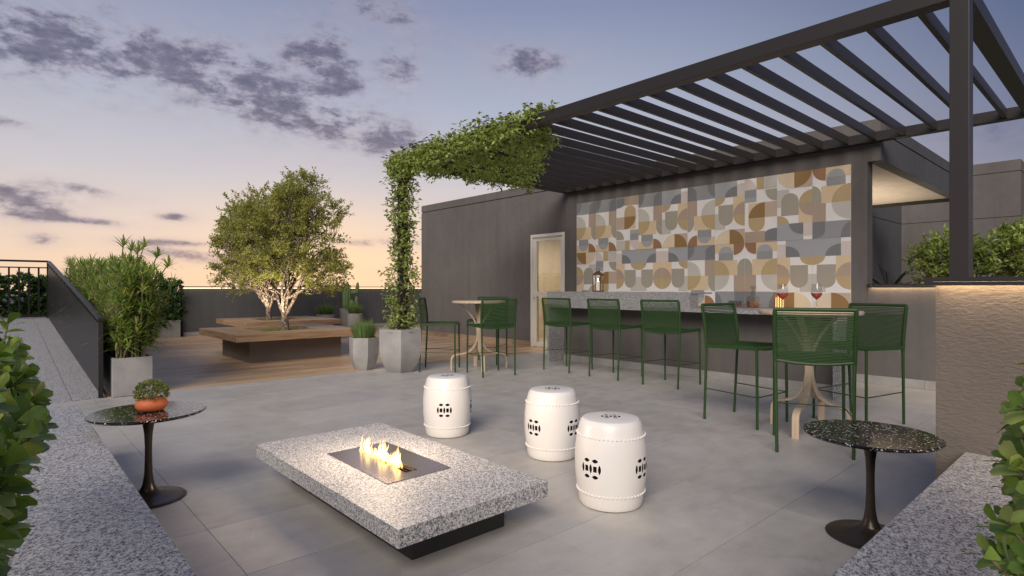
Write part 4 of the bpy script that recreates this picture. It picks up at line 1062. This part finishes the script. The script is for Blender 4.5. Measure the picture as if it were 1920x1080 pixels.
# ------------------------------------------------------------------ row of dracaena in a long concrete trough
random.seed(41)
tp = thing('trough_planter', 'long rectangular concrete trough on the deck beside the ramp railing', 'planter', (1.135, 11.2, 0))
MB().frame(-.185, .185, -3.65, 3.9, .006, .425, -.160, .160, -3.62, 3.87).build('trough', M['conc'], tp, fix=True)
MB().box(-.159, .159, -3.619, 3.869, .02, .385).build('soil', M['soil'], tp)
dh = thing('dracaena_hedge', 'dense hedge of variegated dracaena with narrow striped leaves, in the long trough', 'hedge', (1.135, 11.2, .385))
lf_ = MB(); cn = MB(); O2 = Vector((1.135, 11.2, .385))
def rosette(p, ax, n, L):
    ax = Vector(ax).normalized(); s1 = ax.orthogonal().normalized(); s2 = ax.cross(s1)
    for i in range(n):
        a_ = i * 2.4 + U(-.2, .2); t_ = (i + .5) / n; op = .25 + 1.1 * (1 - t_)
        d = (ax * math.cos(op) + (s1 * math.cos(a_) + s2 * math.sin(a_)) * math.sin(op)); lf_.blade(Vector(p) - ax * (.07 * (1 - t_)), d, L * U(.8, 1.1) * (1 - .25 * t_), .026, .34 * U(.5, 1.3), 3)
for i in range(430):
    y = 7.62 + 7.4 * (rnd() ** 1.5); x = 1.135 + U(-.15, .15); z = .385
    H_ = U(.22, 1.12) * (1.0 + .20 * (y - 7.6) / 7)
    lean = Vector((random.gauss(.03, .17), random.gauss(0, .15), 1))
    tip = Vector((x, y, z)) + lean * H_
    if tip.x < 1.0: tip.x = 1.0 + U(0, .08)
    b0 = Vector((x, y, z)); mid = b0.lerp(tip, .5) + Vector((U(-.03, .03), U(-.03, .03), .02))
    cn.tube([b0 - O2, mid - O2, tip - O2], [.009, .008, .005], 5)
    k = 18 if y < 10.5 else 12; sz_ = 1 if y < 10.5 else 1.25
    rosette(tip - O2, (lean + Vector((0, 0, .3))), k, U(.20, .28) * sz_)
    for f_ in (.80, .60, .42):
        if H_ * f_ > .16 and rnd() < (.9 if y < 10.5 else .7): rosette(b0.lerp(tip, f_) - O2 + Vector((U(-.06, .10), U(-.06, .06), 0)), lean + Vector((U(-.5, .7), U(-.7, .5), 0)), k - 4, U(.17, .25) * sz_)
for (x, y, zt) in ((1.46, 8.0, 1.62), (1.36, 8.25, 1.74), (1.25, 7.95, 1.66), (1.55, 7.9, 1.50), (1.18, 8.5, 1.76), (1.50, 8.3, 1.36), (1.60, 8.05, 1.12), (1.30, 8.7, 1.72)):
    b0 = Vector((1.135 + U(-.1, .1), y, .385)); tip = Vector((x, y, zt)); cn.tube([b0 - O2, b0.lerp(tip, .5) - O2 + Vector((-.03, 0, .05)), tip - O2], [.012, .009, .006], 5)
    rosette(tip - O2, (.2, 0, 1), 20, .23); rosette(b0.lerp(tip, .85) - O2, (.3, 0, 1), 14, .19); rosette(b0.lerp(tip, .66) - O2, (.3, -.1, 1), 12, .17)
cn.build('canes', M['cane'], dh, kind='stuff'); lf_.build('foliage', M['drac'], dh, kind='stuff')
# ------------------------------------------------------------------ clipped hedges at the back
def hedge(name, lab, cx, cy, z, sx, sy, sz, n, L, mat, seed):
    random.seed(seed); t_ = thing(name, lab, 'hedge', (cx, cy, z)); m = MB()
    for i in range(n):
        u, v_, w_ = U(-1, 1), U(-1, 1), U(-.9, 1); k = max(abs(u), abs(v_), abs(w_)); s_ = U(.82, 1.06) / k if rnd() < .8 else 1
        p = Vector((u * s_ * sx, v_ * s_ * sy, sz + w_ * s_ * sz)); b = .07 * mnoise.noise(p * 5 + Vector((seed, 0, 0))) * 2
        p = p + Vector((b, b, b)); nn = Vector((u ** 3, v_ ** 3, w_ ** 3 + .3)).normalized()
        for q_ in range(6):
            d = (nn * .6 + Vector((U(-1, 1), U(-1, 1), U(-.5, 1)))).normalized(); m.leaf(p, d, nn, L * U(.7, 1.2), L * U(.4, .6))
    m.build('foliage', mat, t_, kind='stuff')
    st2 = MB()
    for i in range(int(6 + sx * 8)):
        x = U(-sx, sx) * .85; y = U(-sy, sy) * .6; st2.tube([(x, y, -.02), (x + U(-.05, .05), y, sz)], .012, 5)
    st2.build('stems', M['cane'], t_, kind='stuff'); return t_
bp_ = thing('trough_planter', 'short grey trough at the left end of the slate parapet', 'planter', (2.62, 16.05, 0))
MB().frame(-.72, .72, -.3, .3, .004, .42, -.68, .68, -.26, .26).build('trough', M['concd'], bp_, fix=True); MB().box(-.679, .679, -.259, .259, .02, .38).build('soil', M['soil'], bp_)
hedge('dark_hedge', 'dark round leaved hedge in the trough at the left end of the parapet', 2.66, 16.05, .38, .68, .30, .45, 900, .11, M['hedge_leaf'], 3)
MB().box(-3.2, .95, 16.95, 17.75, -.2, .60).build('planting_bed', M['soil'], kind='structure')
hedge('dark_hedge', 'dark hedge growing behind the red brown balusters on the landing', -.9, 17.3, .60, 1.85, .34, .40, 2300, .11, M['hedge_leaf'], 4)
# ------------------------------------------------------------------ railings
rl = thing('landing_railing', 'dark railing with upright balusters across the top of the ramp', 'railing', (.85, 15.95, .55))
MB().box(-4.0, .0, -.025, .025, 1.205, 1.245).build('top_rail', M['railm'], rl, bev=.003)
MB().box(-4.0, -.03, -.012, .012, 1.075, 1.10).build('lower_rail', M['railm'], rl)
MB().box(-4.0, -.03, -.012, .012, .05, .075).build('lower_rail', M['railm'], rl)
MB().box(-.03, .03, -.03, .03, -.02, 1.2045).build('post', M['railm'], rl)
me = MB().box(-.016, .016, -.016, .016, .0755, 1.0745).mesh('baluster', M['railm'])
for k in range(24): inst('baluster', me, rl, (-.165 - .16 * k, 0, 0))
rr_ = thing('ramp_railing', 'solid black sided railing sloping down along the ramp beside the trough', 'railing', (.85, 7.6, 0))
def zt(y): return .868 + (1.79 - .868) * (y - 7.62) / 8.3
def zb(y): return .05 + (.56 - .05) * (y - 7.62) / 8.3
ya, yb = 7.66, 15.86
MB().prism([(ya - 7.6, zb(ya)), (yb - 7.6, zb(yb)), (yb - 7.6, zt(yb) - .12), (ya - 7.6, zt(ya) - .085)], 'x', -.012, .012).build('panel', M['black'], rr_)
MB().prism([(ya - 7.66, zt(ya) - .03), (yb - 7.6, zt(yb) - .035), (yb - 7.6, zt(yb)), (ya - 7.66, zt(ya))], 'x', -.03, .03).build('top_rail', M['railm'], rr_, bev=.003)
MB().prism([(ya - 7.6, zt(ya) - .0845), (yb - 7.6, zt(yb) - .1195), (yb - 7.6, zt(yb) - .10), (ya - 7.6, zt(ya) - .066)], 'x', -.016, .016).build('panel_edge', M['railm'], rr_)
MB().box(-.022, .022, 7.62 - 7.6, 7.655 - 7.6, .004, zt(7.64) - .032).build('post', M['railm'], rr_, bev=.002)
m = MB()
for k in range(14):
    y = 8.15 + k * .56; z0 = zt(y) - .067 - .033 * (y - 7.66) / 8.2; MB().box(-.008, .008, y - 7.608, y - 7.592, z0, zt(y) - .031).build('spacer', M['railm'], rr_)
# ------------------------------------------------------------------ foreground shrubs: every large leaf its own piece
def leaf_obj_mesh():
    m = MB(); nL, nW = 7, 4; L, W = 1.0, .60; vs = []
    for i in range(nL + 1):
        t_ = i / nL; ww = W / 2 * (max(0, (t_ + .03)) ** .75) * math.sqrt(max(0, 1 - max(0, (t_ - .62) / .38) ** 2.2)) * 1.25
        if i == 0: ww = .02
        for j in range(nW + 1):
            s_ = -1 + 2 * j / nW; x = L * t_; y = ww * s_; z = .10 * abs(s_) * ww * 2.4 - .16 * t_ * t_ - .03 * s_ * s_
            vs.append((x, y, z))
    fs = [(i * (nW + 1) + j, (i + 1) * (nW + 1) + j, (i + 1) * (nW + 1) + j + 1, i * (nW + 1) + j + 1) for i in range(nL) for j in range(nW)]
    m.add(vs, fs); return m
lmesh = leaf_obj_mesh().mesh('leaf', M['shrub_leaf'], smooth=80)
lv, lfc = leaf_obj_mesh().v, leaf_obj_mesh().f
def shrub(name, lab, origin, centres, seed, n_ind, LS):
    random.seed(seed); t_ = thing(name, lab, 'shrub', origin); O_ = Vector(origin); items = []; br = MB()
    for (c, nrm) in centres:
        ax = (Vector(nrm) + Vector((U(-.35, .35), U(-.35, .35), U(.1, .7)))).normalized(); s1 = ax.orthogonal().normalized(); s2 = ax.cross(s1); k = random.randint(8, 11)
        br.tube([Vector(c) - O_ - ax * .10 - Vector((0, 0, .06)), Vector(c) - O_ + ax * .005], .0022, 5)
        for i in range(k):
            a_ = i * 2.4 + U(-.2, .2); op = .35 + 1.15 * (1 - i / k); d = (ax * math.cos(op) + (s1 * math.cos(a_) + s2 * math.sin(a_)) * math.sin(op)).normalized()
            L = LS * U(.8, 1.15) * (1 - .35 * i / k); up = (ax - d * ax.dot(d)); up = up.normalized() if up.length > .05 else d.orthogonal().normalized()
            y_ = up.cross(d); Mx = Matrix((d, y_, up)).transposed().to_4x4(); p = Vector(c) - ax * (.05 * (1 - i / k))
            items.append((p, Mx, L))
    fw = Vector((.6705, .742, 0)); rt = Vector((.742, -.6705, 0))
    def score(it):
        p = it[0]; dd = p.dot(fw)
        if dd < .15: return 99
        return dd + (0 if abs(p.dot(rt) / dd) < .92 and abs((p.z - 1.2) / dd) < .55 else 50)
    items.sort(key=score); rest = MB()
    for i, (p, Mx, L) in enumerate(items):
        if i < n_ind:
            o = bpy.data.objects.new('leaf', lmesh); C.objects.link(o); o.parent = t_; Mx2 = Mx.copy(); Mx2.translation = p - O_; o.matrix_local = Mx2 @ Matrix.Scale(L, 4)
        else:
            rest.add([tuple(p - O_ + (Mx.to_3x3() @ (Vector(v) * L))) for v in lv], lfc)
    rest.build('foliage', M['shrub_leaf'], t_, smooth=80, kind='stuff'); br.build('branches', M['cane'], t_, kind='stuff')
random.seed(51); cs = []
while len(cs) < 290:                                        # left hedge: a rounded end bulging over the ledge
    y = U(.75, 2.5); z = U(.70, 1.08); xe = .058 * y - .052 + .014 * math.sin(y * 7) + .018 * math.sin(z * 17 + y * 3) - .10 * max(0, (z - .95) / .13) ** 2 - .09 * max(0, (.80 - z) / .1)
    k_ = rnd()
    if k_ < .22: x = U(-.5, xe - .05); z = 1.06 + .03 * math.sin(x * 9) + U(-.04, .03); n_ = (0, 0, 1)
    elif k_ < .36: x = xe - U(.08, .25); n_ = (.6, -.2, .4)
    else: x = xe + U(-.04, .0); n_ = (1, U(-.5, .3), U(-.1, .5))
    cs.append(((x, y, z), n_))
shrub('glossy_shrub', 'glossy round leaved shrub overhanging the left granite ledge', (-.2, 1.6, .33), cs, 52, 290, .064)
random.seed(61); cs = []
while len(cs) < 250:
    x = U(.95, 2.1); z = U(.71, 1.08); ye = .094 * x + .030 + .012 * math.sin(x * 8) + .016 * math.sin(z * 18) - .07 * max(0, (z - .97) / .13) ** 2 - .05 * max(0, (.74 - z) / .1)
    k_ = rnd()
    if k_ < .2: y = U(-.4, ye - .05); z = 1.02 + U(-.04, .03); n_ = (0, 0, 1)
    elif k_ < .36: y = ye - U(.08, .25); n_ = (-.3, .6, .4)
    else: y = ye + U(-.04, 0); n_ = (U(-.8, .1), 1, U(-.1, .5))
    cs.append(((x, y, z), n_))
shrub('glossy_shrub', 'glossy round leaved shrub overhanging the right granite ledge', (1.6, -.1, .33), cs, 62, 280, .050)
# ------------------------------------------------------------------ flowering shrubs and a small palm behind the low wall
def flower_shrub(lab, cx, cy, z, sx, sy, sz, n, seed):
    random.seed(seed); t_ = thing('flowering_shrub', lab, 'shrub', (cx, cy, z), 0, 'pale blue flowering shrubs behind the low wall'); m = MB(); f_ = MB(); b_ = MB()
    for i in range(n):
        v = Vector((random.gauss(0, 1), random.gauss(0, 1), random.gauss(0, 1) + .2)).normalized(); r_ = rnd() ** .4
        p = Vector((v.x * sx * r_, v.y * sy * r_, max(.02, sz * (.55 + .5 * v.z * r_)))); 
        if rnd() < .25: b_.tube([(p.x * .3, p.y * .3, 0), (p.x * .7, p.y * .7, p.z * .55), p], .005, 4, False)
        for k in range(8):
            d = (v * .4 + Vector((U(-1, 1), U(-1, 1), U(-.6, .8)))).normalized(); L = U(.05, .095); m.leaf(p + Vector((U(-.05, .05), U(-.05, .05), U(-.05, .05))), d, (U(-.5, .5), U(-.5, .5), 1), L, L * .52)
        if rnd() < .13 and v.z > -.3:
            for k in range(9):
                a_ = k * .7; f_.leaf(p + v * .04 + Vector((U(-.02, .02), U(-.02, .02), U(-.02, .02))), (math.cos(a_), math.sin(a_), U(-.3, .5)), (0, 0, 1), .035, .026)
    m.build('foliage', M['vine_leaf'], t_, kind='stuff'); f_.build('flowers', M['lilac'], t_, kind='stuff'); b_.build('branches', M['cane'], t_, kind='stuff')
flower_shrub('loose pale flowered shrub spreading left of the pergola post', 8.75, 1.62, 1.12, .36, .42, .74, 300, 71)
flower_shrub('dense pale flowered shrub right of the pergola post', 8.75, .88, 1.12, .42, .46, .80, 480, 72)
flower_shrub('pale flowered shrub at the right edge of the bed', 8.75, .25, 1.12, .42, .42, .78, 300, 73)
random.seed(81)
pm_ = thing('small_palm', 'small dark palm in front of the slate side wall behind the low wall', 'palm', (9.35, 2.42, 1.12)); m = MB()
for i in range(15):
    a_ = i * 2.4; el_ = U(.35, 1.25); L = U(.42, .55); d = Vector((math.cos(a_) * math.cos(el_), math.sin(a_) * math.cos(el_), math.sin(el_))); pts = [d * (L * t_ / 8) - Vector((0, 0, .22 * L * (t_ / 8) ** 2)) for t_ in range(9)]
    m.tube(pts, .005, 4, False); sd = d.cross(Vector((0, 0, 1))).normalized()
    for t_ in range(1, 9):
        for s_ in (-1, 1):
            for h_ in (0, .5):
                p = pts[t_] - (pts[t_] - pts[t_ - 1]) * h_; m.blade(p, d * .75 + sd * s_, .17 * (1.1 - t_ / 12), .016, .2, 2)
m.build('fronds', M['palm'], pm_, kind='stuff')
MB().lathe([(.05, -.02), (.06, .05), (.03, .10)], 10).build('trunk', M['cane'], pm_)
